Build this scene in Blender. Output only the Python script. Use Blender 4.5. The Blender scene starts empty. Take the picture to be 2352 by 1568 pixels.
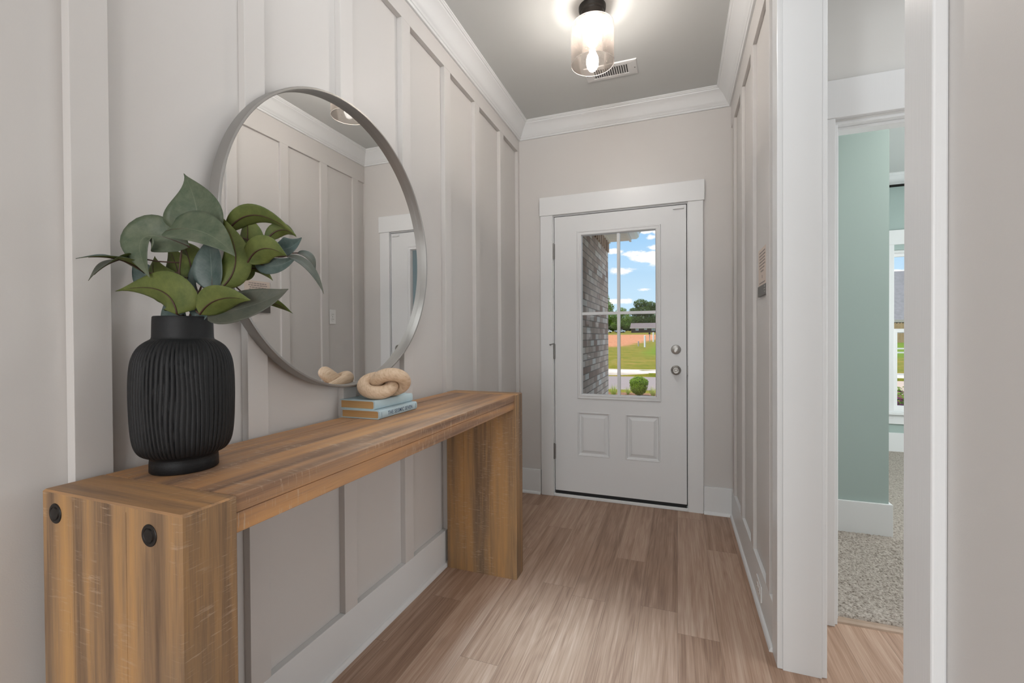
import bpy, bmesh, math, random
from mathutils import Vector, Matrix, noise
random.seed(7)
C = bpy.context.scene.collection
SC = bpy.context.scene
PI = math.pi

# ---------------- camera, view, world, sun, added fill lights ----------------
cam = bpy.data.cameras.new('camera'); camo = bpy.data.objects.new('camera', cam); C.objects.link(camo)
cam.sensor_fit = 'HORIZONTAL'; cam.sensor_width = 36.0
cam.lens = 1029.5 * 36.0 / 2352.0
cam.clip_start = 0.02; cam.clip_end = 2000
_r = Vector((0.93836, 0.34562, -0.00566)); _u = Vector((0.00217, 0.01049, 0.99994)); _f = Vector((-0.34566, 0.93832, -0.00909))
camo.matrix_world = Matrix(((_r.x, _u.x, -_f.x, 0), (_r.y, _u.y, -_f.y, 0), (_r.z, _u.z, -_f.z, 1.1827), (0, 0, 0, 1)))
SC.camera = camo
SC.view_settings.view_transform = 'Standard'
SC.view_settings.look = 'None'
SC.view_settings.gamma = 1
SC.view_settings.exposure = 0.3
SC.view_settings.use_curve_mapping = False

def build_world():
    w = bpy.data.worlds.new('world'); SC.world = w; w.use_nodes = True
    nt = w.node_tree; nt.nodes.clear(); N = nt.nodes.new; L = nt.links.new
    out = N('ShaderNodeOutputWorld'); bg = N('ShaderNodeBackground'); L(bg.outputs[0], out.inputs[0])
    tc = N('ShaderNodeTexCoord'); sp = N('ShaderNodeSeparateXYZ'); L(tc.outputs['Generated'], sp.inputs[0])
    def M(op, a, b=None, c=None, clamp=False):
        m = N('ShaderNodeMath'); m.operation = op; m.use_clamp = clamp
        for i, v in enumerate((a, b, c)):
            if v is None: continue
            if isinstance(v, (int, float)): m.inputs[i].default_value = v
            else: L(v, m.inputs[i])
        return m.outputs[0]
    r = N('ShaderNodeValToRGB'); L(sp.outputs[2], r.inputs[0])
    e = r.color_ramp.elements
    e[0].position = 0.0; e[0].color = (0.66, 0.87, 1.0, 1)
    e[1].position = 0.6; e[1].color = (0.13, 0.33, 0.85, 1)
    x = e.new(0.10); x.color = (0.56, 0.80, 1.0, 1)
    x = e.new(0.22); x.color = (0.36, 0.65, 0.97, 1)
    # scattered cumulus: noise on the sky dome plus separate clouds low over the trees
    yy = M('MAXIMUM', sp.outputs[1], 0.02)
    U = M('DIVIDE', sp.outputs[0], yy); V = M('DIVIDE', sp.outputs[2], yy)
    nz = N('ShaderNodeTexNoise'); nz.inputs['Scale'].default_value = 22; nz.inputs['Detail'].default_value = 8; nz.inputs['Roughness'].default_value = 0.62
    mp = N('ShaderNodeMapping'); mp.inputs['Scale'].default_value = (1, 1, 2.1); L(tc.outputs['Generated'], mp.inputs[0]); L(mp.outputs[0], nz.inputs['Vector'])
    nn = M('SUBTRACT', nz.outputs[0], 0.5)
    tot = None
    for (u, v, a, b) in ((-0.060, 0.172, 0.030, 0.011), (-0.085, 0.180, 0.030, 0.007), (-0.040, 0.163, 0.022, 0.012), (-0.118, 0.144, 0.030, 0.010), (-0.067, 0.1010, 0.017, 0.0045),
                      (-0.052, 0.211, 0.014, 0.006), (-0.045, 0.190, 0.016, 0.006), (-0.115, 0.078, 0.028, 0.007), (-0.066, 0.228, 0.022, 0.008), (-0.035, 0.222, 0.014, 0.008),
                      (-0.128, 0.187, 0.020, 0.006), (0.372, 0.112, 0.055, 0.011), (0.30, 0.24, 0.10, 0.03), (0.55, 0.2, 0.1, 0.03)):
        du = M('DIVIDE', M('SUBTRACT', U, u), a); dv = M('DIVIDE', M('SUBTRACT', V, v), b)
        d = M('SQRT', M('ADD', M('MULTIPLY', du, du), M('MULTIPLY', dv, dv)))
        k = M('SUBTRACT', 1.0, d)
        tot = k if tot is None else M('MAXIMUM', tot, k)
    cl = M('MULTIPLY', M('ADD', tot, M('MULTIPLY', nn, 3.2)), 2.2, clamp=True)
    n2 = N('ShaderNodeTexNoise'); n2.inputs['Scale'].default_value = 5; n2.inputs['Detail'].default_value = 7; L(mp.outputs[0], n2.inputs['Vector'])
    c2 = M('MULTIPLY', M('SUBTRACT', n2.outputs[0], 0.44), 8, clamp=True)  # overhead cover thickened, out of view, to raise the ambient light
    c2 = M('MULTIPLY', c2, M('MULTIPLY', M('SUBTRACT', sp.outputs[2], 0.27), 6, clamp=True))
    cl = M('MAXIMUM', cl, c2)
    cl = M('MULTIPLY', cl, M('GREATER_THAN', sp.outputs[1], 0.0) if False else 1.0)
    mx = N('ShaderNodeMix'); mx.data_type = 'RGBA'; L(cl, mx.inputs[0]); L(r.outputs[0], mx.inputs[6]); mx.inputs[7].default_value = (1.12, 1.10, 1.08, 1)
    L(mx.outputs[2], bg.inputs[0]); bg.inputs[1].default_value = 0.83
build_world()

sun = bpy.data.lights.new('sun', 'SUN'); suno = bpy.data.objects.new('sun', sun); C.objects.link(suno)
sun.energy = 3.7; sun.angle = 0.01; sun.color = (1.0, 0.95, 0.87)
suno.rotation_euler = Vector((0.40, 0.30, -1.25)).to_track_quat('-Z', 'Y').to_euler()

def area(name, loc, direction, sx, sy, power, col):
    l = bpy.data.lights.new(name, 'AREA'); l.shape = 'RECTANGLE'; l.size = sx; l.size_y = sy; l.energy = power; l.color = col
    o = bpy.data.objects.new(name, l); C.objects.link(o); o.location = loc
    o.rotation_euler = Vector(direction).to_track_quat('-Z', 'Y').to_euler()
    return o
# added fill lights out of view, over the hallway and in the living room behind
area('hallway_overhead_fill', (-0.38, 1.05, 2.77), (0, 0.85, -1), 0.8, 0.6, 8.5, (0.95, 0.98, 1.0))  # unseen fill added overhead to even out the hallway light
dl = area('hallway_floor_patch_fill', (-0.41, 1.12, 2.77), (0.0, 0.27, -1), 0.74, 1.40, 3.6, (0.58, 0.80, 1.0)); dl.data.spread = math.radians(17)  # unseen narrow beam added to make the pale patch on the floor
area('living_room_rear_fill', (0.12, -5.0, 1.25), (-0.03, 1, 0.0), 0.95, 2.1, 56, (0.93, 0.97, 1.0))  # rear fill added for the lower door, standing in for windows
area('living_room_corner_fill', (1.75, -5.0, 1.45), (-0.30, 1, 0.0), 1.6, 2.0, 75, (0.95, 0.98, 1.0))  # added to brighten the near left wall and the table front
area('living_room_side_fill', (-3.15, -3.0, 1.45), (1, 0.85, 0.0), 2.2, 1.9, 130, (0.93, 0.97, 1.0))  # side fill added for the right wall and casing face
area('living_room_overhead_fill', (0.05, -1.5, 2.78), (0, 0, -1), 0.5, 2.0, 7, (1.0, 0.99, 0.98))  # added behind the camera, standing in for a ceiling fixture
# added fill lights out of view in the side hall and bedroom
area('side_hall_overhead_fill', (1.25, 1.30, 2.76), (0, 0, -1), 0.8, 0.6, 3.5, (0.95, 0.975, 1.0))  # added fill, stands in for an unseen ceiling fixture
area('side_hall_end_fill', (2.85, 1.25, 1.25), (-1, 0.05, -0.05), 1.3, 1.7, 19, (0.96, 0.98, 1.0))  # added to reach the wall under the table; no window modelled
area('bedroom_side_fill', (3.9, 4.0, 1.5), (-1, -0.1, 0), 1.8, 1.5, 48, (0.95, 0.98, 1.0))  # added fill standing in for an unseen side window
area('bedroom_overhead_fill', (1.9, 2.85, 2.74), (0, 0, -1), 0.7, 0.5, 17, (1.0, 0.98, 0.95))  # unseen fill added so the teal wall facing the doorway is lit

# ---------------- helpers ----------------
def put(o, parent=None):
    C.objects.link(o)
    if parent: o.parent = parent
    return o
def tag(o, label=None, cat=None, group=None, kind=None):
    if label: o['label'] = label
    if cat: o['category'] = cat
    if group: o['group'] = group
    if kind: o['kind'] = kind
    return o
def empty(name, loc, rz=0):
    o = bpy.data.objects.new(name, None); o.location = loc; o.rotation_euler = (0, 0, rz); o.empty_display_size = 0.05
    return put(o)
class MB:
    """collects geometry; build() links one mesh object. off: world offset subtracted (origin of the parent thing)"""
    def __init__(s): s.v = []; s.f = []; s.m = []
    def add(s, vs, fs, mi=0):
        n = len(s.v); s.v += [tuple(v) for v in vs]; s.f += [tuple(i + n for i in f) for f in fs]; s.m += [mi] * len(fs)
    def box(s, x0, x1, y0, y1, z0, z1, mi=0):
        v = [(x, y, z) for x in (x0, x1) for y in (y0, y1) for z in (z0, z1)]
        s.add(v, [(0, 1, 3, 2), (4, 6, 7, 5), (0, 4, 5, 1), (2, 3, 7, 6), (0, 2, 6, 4), (1, 5, 7, 3)], mi)
    def prism(s, prof, fn, a, b, mi=0):
        """closed 2d profile extruded from a to b; fn(u, v, t) -> xyz"""
        n = len(prof)
        v = [fn(u, w, a) for u, w in prof] + [fn(u, w, b) for u, w in prof]
        f = [(i, (i + 1) % n, n + (i + 1) % n, n + i) for i in range(n)] + [tuple(range(n))[::-1], tuple(range(n, 2 * n))]
        s.add(v, f, mi)
    def lathe(s, prof, seg=32, mi=0, mat=None, rmod=None, close=False):
        """prof list of (r, z) about z axis; mat maps to world"""
        vs = []
        for (r, z) in prof:
            for k in range(seg):
                a = 2 * PI * k / seg; rr = r if rmod is None else rmod(r, z, a)
                p = Vector((rr * math.cos(a), rr * math.sin(a), z)); vs.append(mat @ p if mat else p)
        fs = []
        for i in range(len(prof) - 1):
            for k in range(seg):
                k2 = (k + 1) % seg; fs.append((i * seg + k, i * seg + k2, (i + 1) * seg + k2, (i + 1) * seg + k))
        if not close:
            fs.append(tuple(range(seg))[::-1]); fs.append(tuple(range((len(prof) - 1) * seg, len(prof) * seg)))
        s.add(vs, fs, mi)
    def tube(s, pts, rad, seg=8, mi=0, closed=False):
        pts = [Vector(p) for p in pts]; n = len(pts)
        if not hasattr(rad, '__len__'): rad = [rad] * n
        vs = []; up = None
        for i, p in enumerate(pts):
            if closed: t = (pts[(i + 1) % n] - pts[i - 1]).normalized()
            else: t = (pts[min(i + 1, n - 1)] - pts[max(i - 1, 0)]).normalized()
            if up is None: up = Vector((0, 0, 1)) if abs(t.z) < 0.9 else Vector((1, 0, 0))
            a = (up - t * up.dot(t)).normalized(); up = a; b = t.cross(a)
            for k in range(seg):
                q = 2 * PI * k / seg; vs.append(p + (a * math.cos(q) + b * math.sin(q)) * rad[i])
        fs = []
        for i in range(n if closed else n - 1):
            j = (i + 1) % n
            for k in range(seg):
                k2 = (k + 1) % seg; fs.append((i * seg + k, i * seg + k2, j * seg + k2, j * seg + k))
        if not closed: fs += [tuple(range(seg))[::-1], tuple(range((n - 1) * seg, n * seg))]
        s.add(vs, fs, mi)
    def rect_mold(s, x0, x1, z0, z1, prof, y, sgn=-1, mi=0):
        """moulding swept round a rectangle in the xz plane at depth y; prof = (inset, outwards) points"""
        n = len(prof); vs = []
        for cx, cz, sx, sz in ((x0, z0, 1, 1), (x1, z0, -1, 1), (x1, z1, -1, -1), (x0, z1, 1, -1)):
            for d, h in prof: vs.append((cx + sx * d, y + sgn * h, cz + sz * d))
        fs = []
        for c in range(4):
            c2 = (c + 1) % 4
            for i in range(n - 1): fs.append((c * n + i, c2 * n + i, c2 * n + i + 1, c * n + i + 1))
        s.add(vs, fs, mi)
    def build(s, name, mats, parent=None, smooth=False, bevel=0, bseg=2, off=None, recalc=True):
        me = bpy.data.meshes.new(name)
        vs = s.v
        if off is None and parent is not None: off = parent.matrix_basis.translation if False else parent.location
        if off is not None: vs = [(v[0] - off[0], v[1] - off[1], v[2] - off[2]) for v in vs]
        me.from_pydata([tuple(v) for v in vs], [], s.f)
        if not isinstance(mats, (list, tuple)): mats = [mats]
        for m in mats: me.materials.append(m)
        me.polygons.foreach_set('material_index', s.m)
        if recalc:
            bm = bmesh.new(); bm.from_mesh(me); bmesh.ops.recalc_face_normals(bm, faces=bm.faces[:]); bm.to_mesh(me); bm.free()
        if smooth: me.polygons.foreach_set('use_smooth', [True] * len(me.polygons))
        me.update()
        o = put(bpy.data.objects.new(name, me), parent)
        if bevel:
            b = o.modifiers.new('bevel', 'BEVEL'); b.width = bevel; b.segments = bseg; b.limit_method = 'ANGLE'; b.angle_limit = 0.6
            b.harden_normals = False
        return o

def smooth_by_angle(o, ang=0.6):
    me = o.data; bm = bmesh.new(); bm.from_mesh(me)
    for f in bm.faces: f.smooth = True
    for e in bm.edges:
        if len(e.link_faces) == 2 and e.calc_face_angle(0) > ang: e.smooth = False
    bm.to_mesh(me); bm.free(); return o

# ---------------- materials ----------------
class NT:
    def __init__(s, name):
        s.mat = bpy.data.materials.new(name); s.mat.use_nodes = True; s.nt = s.mat.node_tree
        s.nt.nodes.clear(); s.out = s.n('ShaderNodeOutputMaterial')
    def n(s, t, **k):
        x = s.nt.nodes.new(t)
        for a, b in k.items(): setattr(x, a, b)
        return x
    def l(s, a, b): s.nt.links.new(a, b)
    def m(s, op, a, b=None, c=None, clamp=False):
        x = s.n('ShaderNodeMath', operation=op, use_clamp=clamp)
        for i, v in enumerate((a, b, c)):
            if v is None: continue
            if isinstance(v, (int, float)): x.inputs[i].default_value = v
            else: s.l(v, x.inputs[i])
        return x.outputs[0]
    def xyz(s, x, y, z):
        c = s.n('ShaderNodeCombineXYZ')
        for i, v in enumerate((x, y, z)):
            if isinstance(v, (int, float)): c.inputs[i].default_value = v
            else: s.l(v, c.inputs[i])
        return c.outputs[0]
    def noise(s, vec, scale=1, detail=3, rough=0.5, dist=0):
        x = s.n('ShaderNodeTexNoise'); x.inputs['Scale'].default_value = scale; x.inputs['Detail'].default_value = detail
        x.inputs['Roughness'].default_value = rough; x.inputs['Distortion'].default_value = dist
        if vec is not None: s.l(vec, x.inputs['Vector'])
        return x.outputs[0]
    def white(s, vec):
        x = s.n('ShaderNodeTexWhiteNoise', noise_dimensions='3D'); s.l(vec, x.inputs[0]); return x
    def ramp(s, fac, stops):
        x = s.n('ShaderNodeValToRGB'); e = x.color_ramp.elements
        e[0].position, e[0].color = stops[0][0], (*stops[0][1], 1); e[1].position, e[1].color = stops[-1][0], (*stops[-1][1], 1)
        for p, c in stops[1:-1]:
            k = e.new(p); k.color = (*c, 1)
        s.l(fac, x.inputs[0]); return x.outputs[0]
    def mix(s, fac, a, b, mode='MIX'):
        x = s.n('ShaderNodeMix', data_type='RGBA', blend_type=mode)
        for i, v in ((0, fac), (6, a), (7, b)):
            if isinstance(v, (int, float)): x.inputs[i].default_value = v
            elif isinstance(v, tuple): x.inputs[i].default_value = (*v, 1)
            else: s.l(v, x.inputs[i])
        return x.outputs[2]
    def coord(s, kind='Object'):
        t = s.n('ShaderNodeTexCoord'); return t.outputs[kind]
    def world(s):
        g = s.n('ShaderNodeNewGeometry'); return g.outputs['Position']
    def sep(s, v):
        x = s.n('ShaderNodeSeparateXYZ'); s.l(v, x.inputs[0]); return x.outputs
    def bsdf(s, col, rough=0.5, metal=0, spec=0.5, bump=None, bstr=0.1, bdist=0.01, **k):
        b = s.n('ShaderNodeBsdfPrincipled')
        for key, v in (('Base Color', col), ('Roughness', rough), ('Metallic', metal), ('Specular IOR Level', spec), *[(a.replace('_', ' '), c) for a, c in k.items()]):
            i = b.inputs[key]
            if isinstance(v, tuple): i.default_value = (*v, 1) if len(v) == 3 else v
            elif isinstance(v, (int, float)): i.default_value = v
            else: s.l(v, i)
        if bump is not None:
            bp = s.n('ShaderNodeBump'); bp.inputs['Strength'].default_value = bstr; bp.inputs['Distance'].default_value = bdist
            s.l(bump, bp.inputs['Height']); s.l(bp.outputs[0], b.inputs['Normal'])
        s.l(b.outputs[0], s.out.inputs[0]); return b
def paint(name, col, rough=0.45, tex=0.06, scale=900, spec=0.35):
    t = NT(name); v = t.world(); t.bsdf(col, rough, spec=spec, bump=t.noise(v, scale, 2), bstr=tex, bdist=0.001); return t.mat
def plain(name, col, rough=0.5, metal=0, spec=0.5, var=0.0, vscale=20):
    t = NT(name)
    c = col
    if var:
        n = t.noise(t.coord(), vscale, 4); c = t.mix(n, tuple(max(0, x * (1 - var)) for x in col), tuple(min(1, x * (1 + var)) for x in col))
    t.bsdf(c, rough, metal, spec); return t.mat
def planks(t, u, v, w, L, half=False):
    """u across boards, v along; returns id vector, random value, distance to seams"""
    r = t.m('DIVIDE', u, w); row = t.m('FLOOR', r)
    if half: off = t.m('MULTIPLY', t.m('MODULO', row, 2), 0.5)
    else: off = t.white(t.xyz(row, 3.3, 1.7)).outputs[0]
    c = t.m('ADD', t.m('DIVIDE', v, L), off); col = t.m('FLOOR', c)
    idv = t.xyz(row, col, 0.5)
    wn = t.white(idv)
    fu = t.m('ABSOLUTE', t.m('SUBTRACT', t.m('FRACT', r), 0.5)); fv = t.m('ABSOLUTE', t.m('SUBTRACT', t.m('FRACT', c), 0.5))
    du = t.m('MULTIPLY', t.m('SUBTRACT', 0.5, fu), w); dv = t.m('MULTIPLY', t.m('SUBTRACT', 0.5, fv), L)
    return row, col, wn.outputs[0], t.m('MINIMUM', du, dv), wn.outputs[1]

def mat_floor():
    t = NT('oak_vinyl_plank'); p = t.sep(t.world())
    row, col, rnd, seam, rc = planks(t, p[0], p[1], 0.152, 1.22)
    k = t.m('MULTIPLY', rnd, 37.0)
    vec = t.xyz(t.m('ADD', t.m('MULTIPLY', p[0], 9), k), t.m('MULTIPLY', p[1], 0.75), k)
    big = t.noise(vec, 1, 3, 0.5, 0.9)
    rings = t.m('SINE', t.m('MULTIPLY', big, 46))
    vec2 = t.xyz(t.m('ADD', t.m('MULTIPLY', p[0], 300), k), t.m('MULTIPLY', p[1], 5), k)
    fine = t.noise(vec2, 1, 3, 0.6)
    vec3 = t.xyz(t.m('ADD', t.m('MULTIPLY', p[0], 42), k), t.m('MULTIPLY', p[1], 1.1), k)
    mid = t.noise(vec3, 1, 4, 0.55, 0.4)
    fac = t.m('ADD', t.m('MULTIPLY', mid, 0.50), t.m('MULTIPLY', fine, 0.50))
    fac = t.m('ADD', fac, t.m('MULTIPLY', rings, 0.035)); fac = t.m('ADD', fac, t.m('MULTIPLY', t.m('SUBTRACT', rnd, 0.5), 0.20))
    c = t.ramp(fac, [(0.27, (0.225, 0.130, 0.086)), (0.45, (0.37, 0.235, 0.162)), (0.57, (0.45, 0.302, 0.218)), (0.74, (0.57, 0.42, 0.325))])
    # knots
    vo = t.n('ShaderNodeTexVoronoi'); vo.inputs['Scale'].default_value = 1; t.l(t.xyz(t.m('MULTIPLY', p[0], 3.3), t.m('MULTIPLY', p[1], 1.5), k), vo.inputs['Vector'])
    kn = t.m('SUBTRACT', 1.0, t.m('MULTIPLY', vo.outputs[0], 9), clamp=True)
    c = t.mix(t.m('MULTIPLY', kn, 0.55), c, (0.07, 0.04, 0.028))
    gap = t.m('LESS_THAN', seam, 0.0009)
    c = t.mix(t.m('MULTIPLY', gap, 0.45), c, (0.06, 0.035, 0.025))
    h = t.m('SUBTRACT', t.m('MULTIPLY', fine, 0.3), gap)
    t.bsdf(c, t.m('ADD', 0.36, t.m('MULTIPLY', fine, 0.16)), spec=0.45, bump=h, bstr=0.12, bdist=0.002); return t.mat

def mat_wood(name, axis, tint=(1, 1, 1), scratch=1.0):
    """warm reclaimed pine: grain along axis, stripes across, pale saw marks across the grain"""
    t = NT(name); p = t.sep(t.world()); a = 'xyz'.index(axis); o = [i for i in range(3) if i != a]
    g = p[a]; u = p[o[0]]; v = p[o[1]]
    s1 = t.noise(t.xyz(t.m('MULTIPLY', u, 17), t.m('MULTIPLY', v, 17), t.m('MULTIPLY', g, 0.9)), 1, 3, 0.55, 0.25)
    s2 = t.noise(t.xyz(t.m('MULTIPLY', u, 330), t.m('MULTIPLY', v, 330), t.m('MULTIPLY', g, 9)), 1, 3, 0.6)
    s3 = t.noise(t.xyz(t.m('MULTIPLY', u, 60), t.m('MULTIPLY', v, 60), t.m('MULTIPLY', g, 3)), 1, 4, 0.6)
    f = t.m('ADD', t.m('MULTIPLY', s1, 0.64), t.m('ADD', t.m('MULTIPLY', s2, 0.16), t.m('MULTIPLY', s3, 0.20)))
    T = lambda c: tuple(x * y for x, y in zip(c, tint))
    c = t.ramp(f, [(0.36, T((0.135, 0.080, 0.052))), (0.44, T((0.235, 0.140, 0.085))), (0.50, T((0.33, 0.190, 0.102))), (0.57, T((0.42, 0.228, 0.104))), (0.66, T((0.49, 0.265, 0.112)))])
    gr = t.noise(t.xyz(t.m('MULTIPLY', u, 7), t.m('MULTIPLY', v, 7), t.m('MULTIPLY', g, 3)), 1, 2)
    c = t.mix(t.m('MULTIPLY', t.m('SUBTRACT', gr, 0.5), 1.3, clamp=True), c, T((0.20, 0.155, 0.125)))
    # saw marks
    sm = t.noise(t.xyz(t.m('MULTIPLY', u, 26), t.m('MULTIPLY', v, 26), t.m('MULTIPLY', g, 260)), 1, 3, 0.6, 0.15)
    msk = t.noise(t.xyz(t.m('MULTIPLY', u, 9), t.m('MULTIPLY', v, 9), t.m('MULTIPLY', g, 4)), 1, 3)
    sc = t.m('MULTIPLY', t.m('MULTIPLY', t.m('SUBTRACT', sm, 0.575), 14, clamp=True), t.m('MULTIPLY', t.m('SUBTRACT', msk, 0.46), 8, clamp=True))
    c = t.mix(t.m('MULTIPLY', sc, 0.62 * scratch), c, (0.56, 0.42, 0.30))
    # dark pores along the grain
    po = t.m('MULTIPLY', t.m('SUBTRACT', s2, 0.62), 8, clamp=True); c = t.mix(t.m('MULTIPLY', po, 0.35), c, (0.07, 0.04, 0.02))
    kv = t.n('ShaderNodeTexVoronoi'); kv.inputs['Scale'].default_value = 1; t.l(t.xyz(t.m('MULTIPLY', u, 6), t.m('MULTIPLY', v, 6), t.m('MULTIPLY', g, 2.6)), kv.inputs['Vector'])
    kn = t.m('SUBTRACT', 1.0, t.m('MULTIPLY', kv.outputs[0], 10), clamp=True); c = t.mix(t.m('MULTIPLY', kn, 0.7), c, (0.06, 0.03, 0.018))
    t.bsdf(c, t.m('ADD', 0.36, t.m('MULTIPLY', s3, 0.25)), spec=0.4, bump=t.m('SUBTRACT', s2, t.m('MULTIPLY', sc, 0.6)), bstr=0.25, bdist=0.0015); return t.mat

def mat_brick():
    t = NT('brown_mixed_brick'); p = t.sep(t.world())
    along = t.m('ADD', p[0], p[1])
    row, col, rnd, seam, rc = planks(t, p[2], along, 0.0677, 0.205, half=True)
    c = t.ramp(rnd, [(0.0, (0.46, 0.29, 0.22)), (0.25, (0.60, 0.42, 0.33)), (0.5, (0.70, 0.51, 0.41)), (0.78, (0.82, 0.63, 0.51)), (0.86, (0.92, 0.77, 0.66)), (1.0, (0.95, 0.83, 0.73))])
    n = t.noise(t.world(), 60, 5, 0.7); c = t.mix(t.m('MULTIPLY', n, 0.35), c, (0.20, 0.15, 0.12))
    mo = t.m('LESS_THAN', seam, 0.0055); c = t.mix(mo, c, (0.33, 0.25, 0.20))
    t.bsdf(c, 0.9, spec=0.15, bump=t.m('SUBTRACT', t.m('MULTIPLY', n, 0.4), mo), bstr=0.6, bdist=0.008); return t.mat

def mat_glass(name='clear_glass', tint=(1, 1, 1), f0=1.0):
    t = NT(name); tr = t.n('ShaderNodeBsdfTransparent'); tr.inputs[0].default_value = (*tint, 1)
    gl = t.n('ShaderNodeBsdfGlossy'); gl.inputs['Roughness'].default_value = 0.0
    fr = t.n('ShaderNodeFresnel'); fr.inputs[0].default_value = 1.45
    mx = t.n('ShaderNodeMixShader'); t.l(t.m('MULTIPLY', fr.outputs[0], f0), mx.inputs[0]); t.l(tr.outputs[0], mx.inputs[1]); t.l(gl.outputs[0], mx.inputs[2]); t.l(mx.outputs[0], t.out.inputs[0])
    return t.mat
def mat_seeded():
    t = NT('seeded_glass'); v = t.coord()
    vo = t.n('ShaderNodeTexVoronoi'); vo.inputs['Scale'].default_value = 150; t.l(v, vo.inputs['Vector'])
    bub = t.m('MULTIPLY', t.m('SUBTRACT', 0.22, vo.outputs[0]), 12, clamp=True)
    pick = t.m('GREATER_THAN', t.noise(v, 60, 2), 0.52); bub = t.m('MULTIPLY', bub, pick)
    bp = t.n('ShaderNodeBump'); bp.inputs['Strength'].default_value = 0.8; bp.inputs['Distance'].default_value = 0.003; t.l(bub, bp.inputs['Height'])
    tr = t.n('ShaderNodeBsdfTransparent'); tr.inputs[0].default_value = (0.97, 0.95, 0.93, 1)
    gl = t.n('ShaderNodeBsdfGlossy'); gl.inputs['Roughness'].default_value = 0.04; t.l(bp.outputs[0], gl.inputs['Normal'])
    fr = t.n('ShaderNodeFresnel'); fr.inputs[0].default_value = 1.5; t.l(bp.outputs[0], fr.inputs['Normal'])
    df = t.n('ShaderNodeBsdfTranslucent'); df.inputs[0].default_value = (1.0, 0.84, 0.74, 1)
    m0 = t.n('ShaderNodeMixShader'); t.l(t.m('ADD', 0.042, t.m('MULTIPLY', bub, 0.35)), m0.inputs[0]); t.l(tr.outputs[0], m0.inputs[1]); t.l(df.outputs[0], m0.inputs[2])
    m1 = t.n('ShaderNodeMixShader'); t.l(t.m('MULTIPLY', fr.outputs[0], 0.8), m1.inputs[0]); t.l(m0.outputs[0], m1.inputs[1]); t.l(gl.outputs[0], m1.inputs[2]); t.l(m1.outputs[0], t.out.inputs[0])
    return t.mat
def emit(name, col, s):
    t = NT(name); e = t.n('ShaderNodeEmission'); e.inputs[0].default_value = (*col, 1); e.inputs[1].default_value = s; t.l(e.outputs[0], t.out.inputs[0]); return t.mat

WALL = paint('greige_wall_paint', (0.64, 0.618, 0.598), 0.42, 0.10, 500)
TRIM = paint('white_trim_paint', (0.77, 0.785, 0.79), 0.38, 0.03, 300, 0.5)
CASE = NT('brushed_white_trim'); _p = CASE.sep(CASE.world())
CASE.bsdf((0.78, 0.79, 0.795), 0.26, spec=0.5, bump=CASE.noise(CASE.xyz(CASE.m('MULTIPLY', _p[0], 500), CASE.m('MULTIPLY', _p[1], 500), CASE.m('MULTIPLY', _p[2], 7)), 1, 3), bstr=0.22, bdist=0.001); CASE = CASE.mat
CEIL = paint('white_ceiling_paint', (0.63, 0.645, 0.635), 0.6, 0.15, 350, 0.2)
DOORP = paint('white_door_paint', (0.76, 0.77, 0.775), 0.35, 0.05, 250, 0.45)
HALLW = paint('off_white_wall_paint', (0.74, 0.735, 0.715), 0.5, 0.08, 500)  # greige lightened in its colour for the stronger light in the side hall
TEAL = paint('pale_teal_wall_paint', (0.375, 0.465, 0.44), 0.5, 0.08, 500)
FLOOR = mat_floor()
WY = mat_wood('pine_board_long', 'y', (1.17, 1.15, 1.17)); WZ = mat_wood('pine_board_upright', 'z', (1.08, 1.12, 1.02), 0.8); WX = mat_wood('pine_board_cross', 'x', (1.18, 1.16, 1.05), 0.35)
BRICK = mat_brick()
GLASS = mat_glass()
NICKEL = plain('satin_nickel', (0.42, 0.41, 0.39), 0.42, 1.0)
DARKMETAL = plain('dark_bronze', (0.022, 0.019, 0.017), 0.42, 0.6)
HINGE = plain('grey_hinge_metal', (0.30, 0.295, 0.285), 0.4, 0.8)
BLACKRUB = plain('black_rubber', (0.012, 0.012, 0.013), 0.7)

# ---------------- the hallway shell ----------------
XL, XLB, XR, XRB, YD, ZC = -1.155, -1.130, 0.350, 0.334, 3.252, 2.791
def struct(name, mb, mat, **k):
    o = mb.build(name, mat, **k); o['kind'] = 'structure'; return o
def quick(name, boxes, mat, **k):
    m = MB()
    for b in boxes: m.box(*b)
    return struct(name, m, mat, **k)

quick('floor', [(-3.3, 4.1, -5.1, YD + 0.02, -0.05, 0.0)], FLOOR)
quick('ceiling', [(-3.3, 4.1, -5.1, 5.7, ZC, ZC + 0.1)], CEIL)
quick('wall_left', [(-1.30, XL, -0.62, YD + 0.15, 0, ZC)], WALL)
quick('wall_front', [(XL, -0.875, YD, YD + 0.15, 0, ZC), (0.079, 0.465, YD, YD + 0.15, 0, ZC), (-0.875, 0.079, YD, YD + 0.15, 2.088, ZC)], WALL)
quick('wall_right', [(XR, 0.465, 1.812, YD, 0, ZC), (XR, 0.465, -1.3, 0.870, 0, ZC), (XR, 0.465, 0.870, 1.812, 2.43, ZC)], WALL)
quick('wall_hall', [(0.465, 0.612, 2.172, 2.285, 0, ZC), (1.402, 4.0, 2.172, 2.285, 0, ZC), (0.612, 1.402, 2.172, 2.285, 2.047, ZC)], HALLW)
quick('wall_hall_end', [(2.9, 3.0, -1.3, 2.172, 0, ZC), (0.465, 2.9, 0.20, 0.30, 0, ZC)], HALLW)
quick('wall_living_room', [(-3.3, -3.2, -5.1, -0.62, 0, ZC), (-3.3, -1.30, -0.62, -0.5, 0, ZC), (3.0, 3.1, -5.1, -1.3, 0, ZC), (0.35, 3.1, -1.4, -1.3, 0, ZC), (-3.3, 3.1, -5.2, -5.1, 0, ZC)], WALL)
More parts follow.
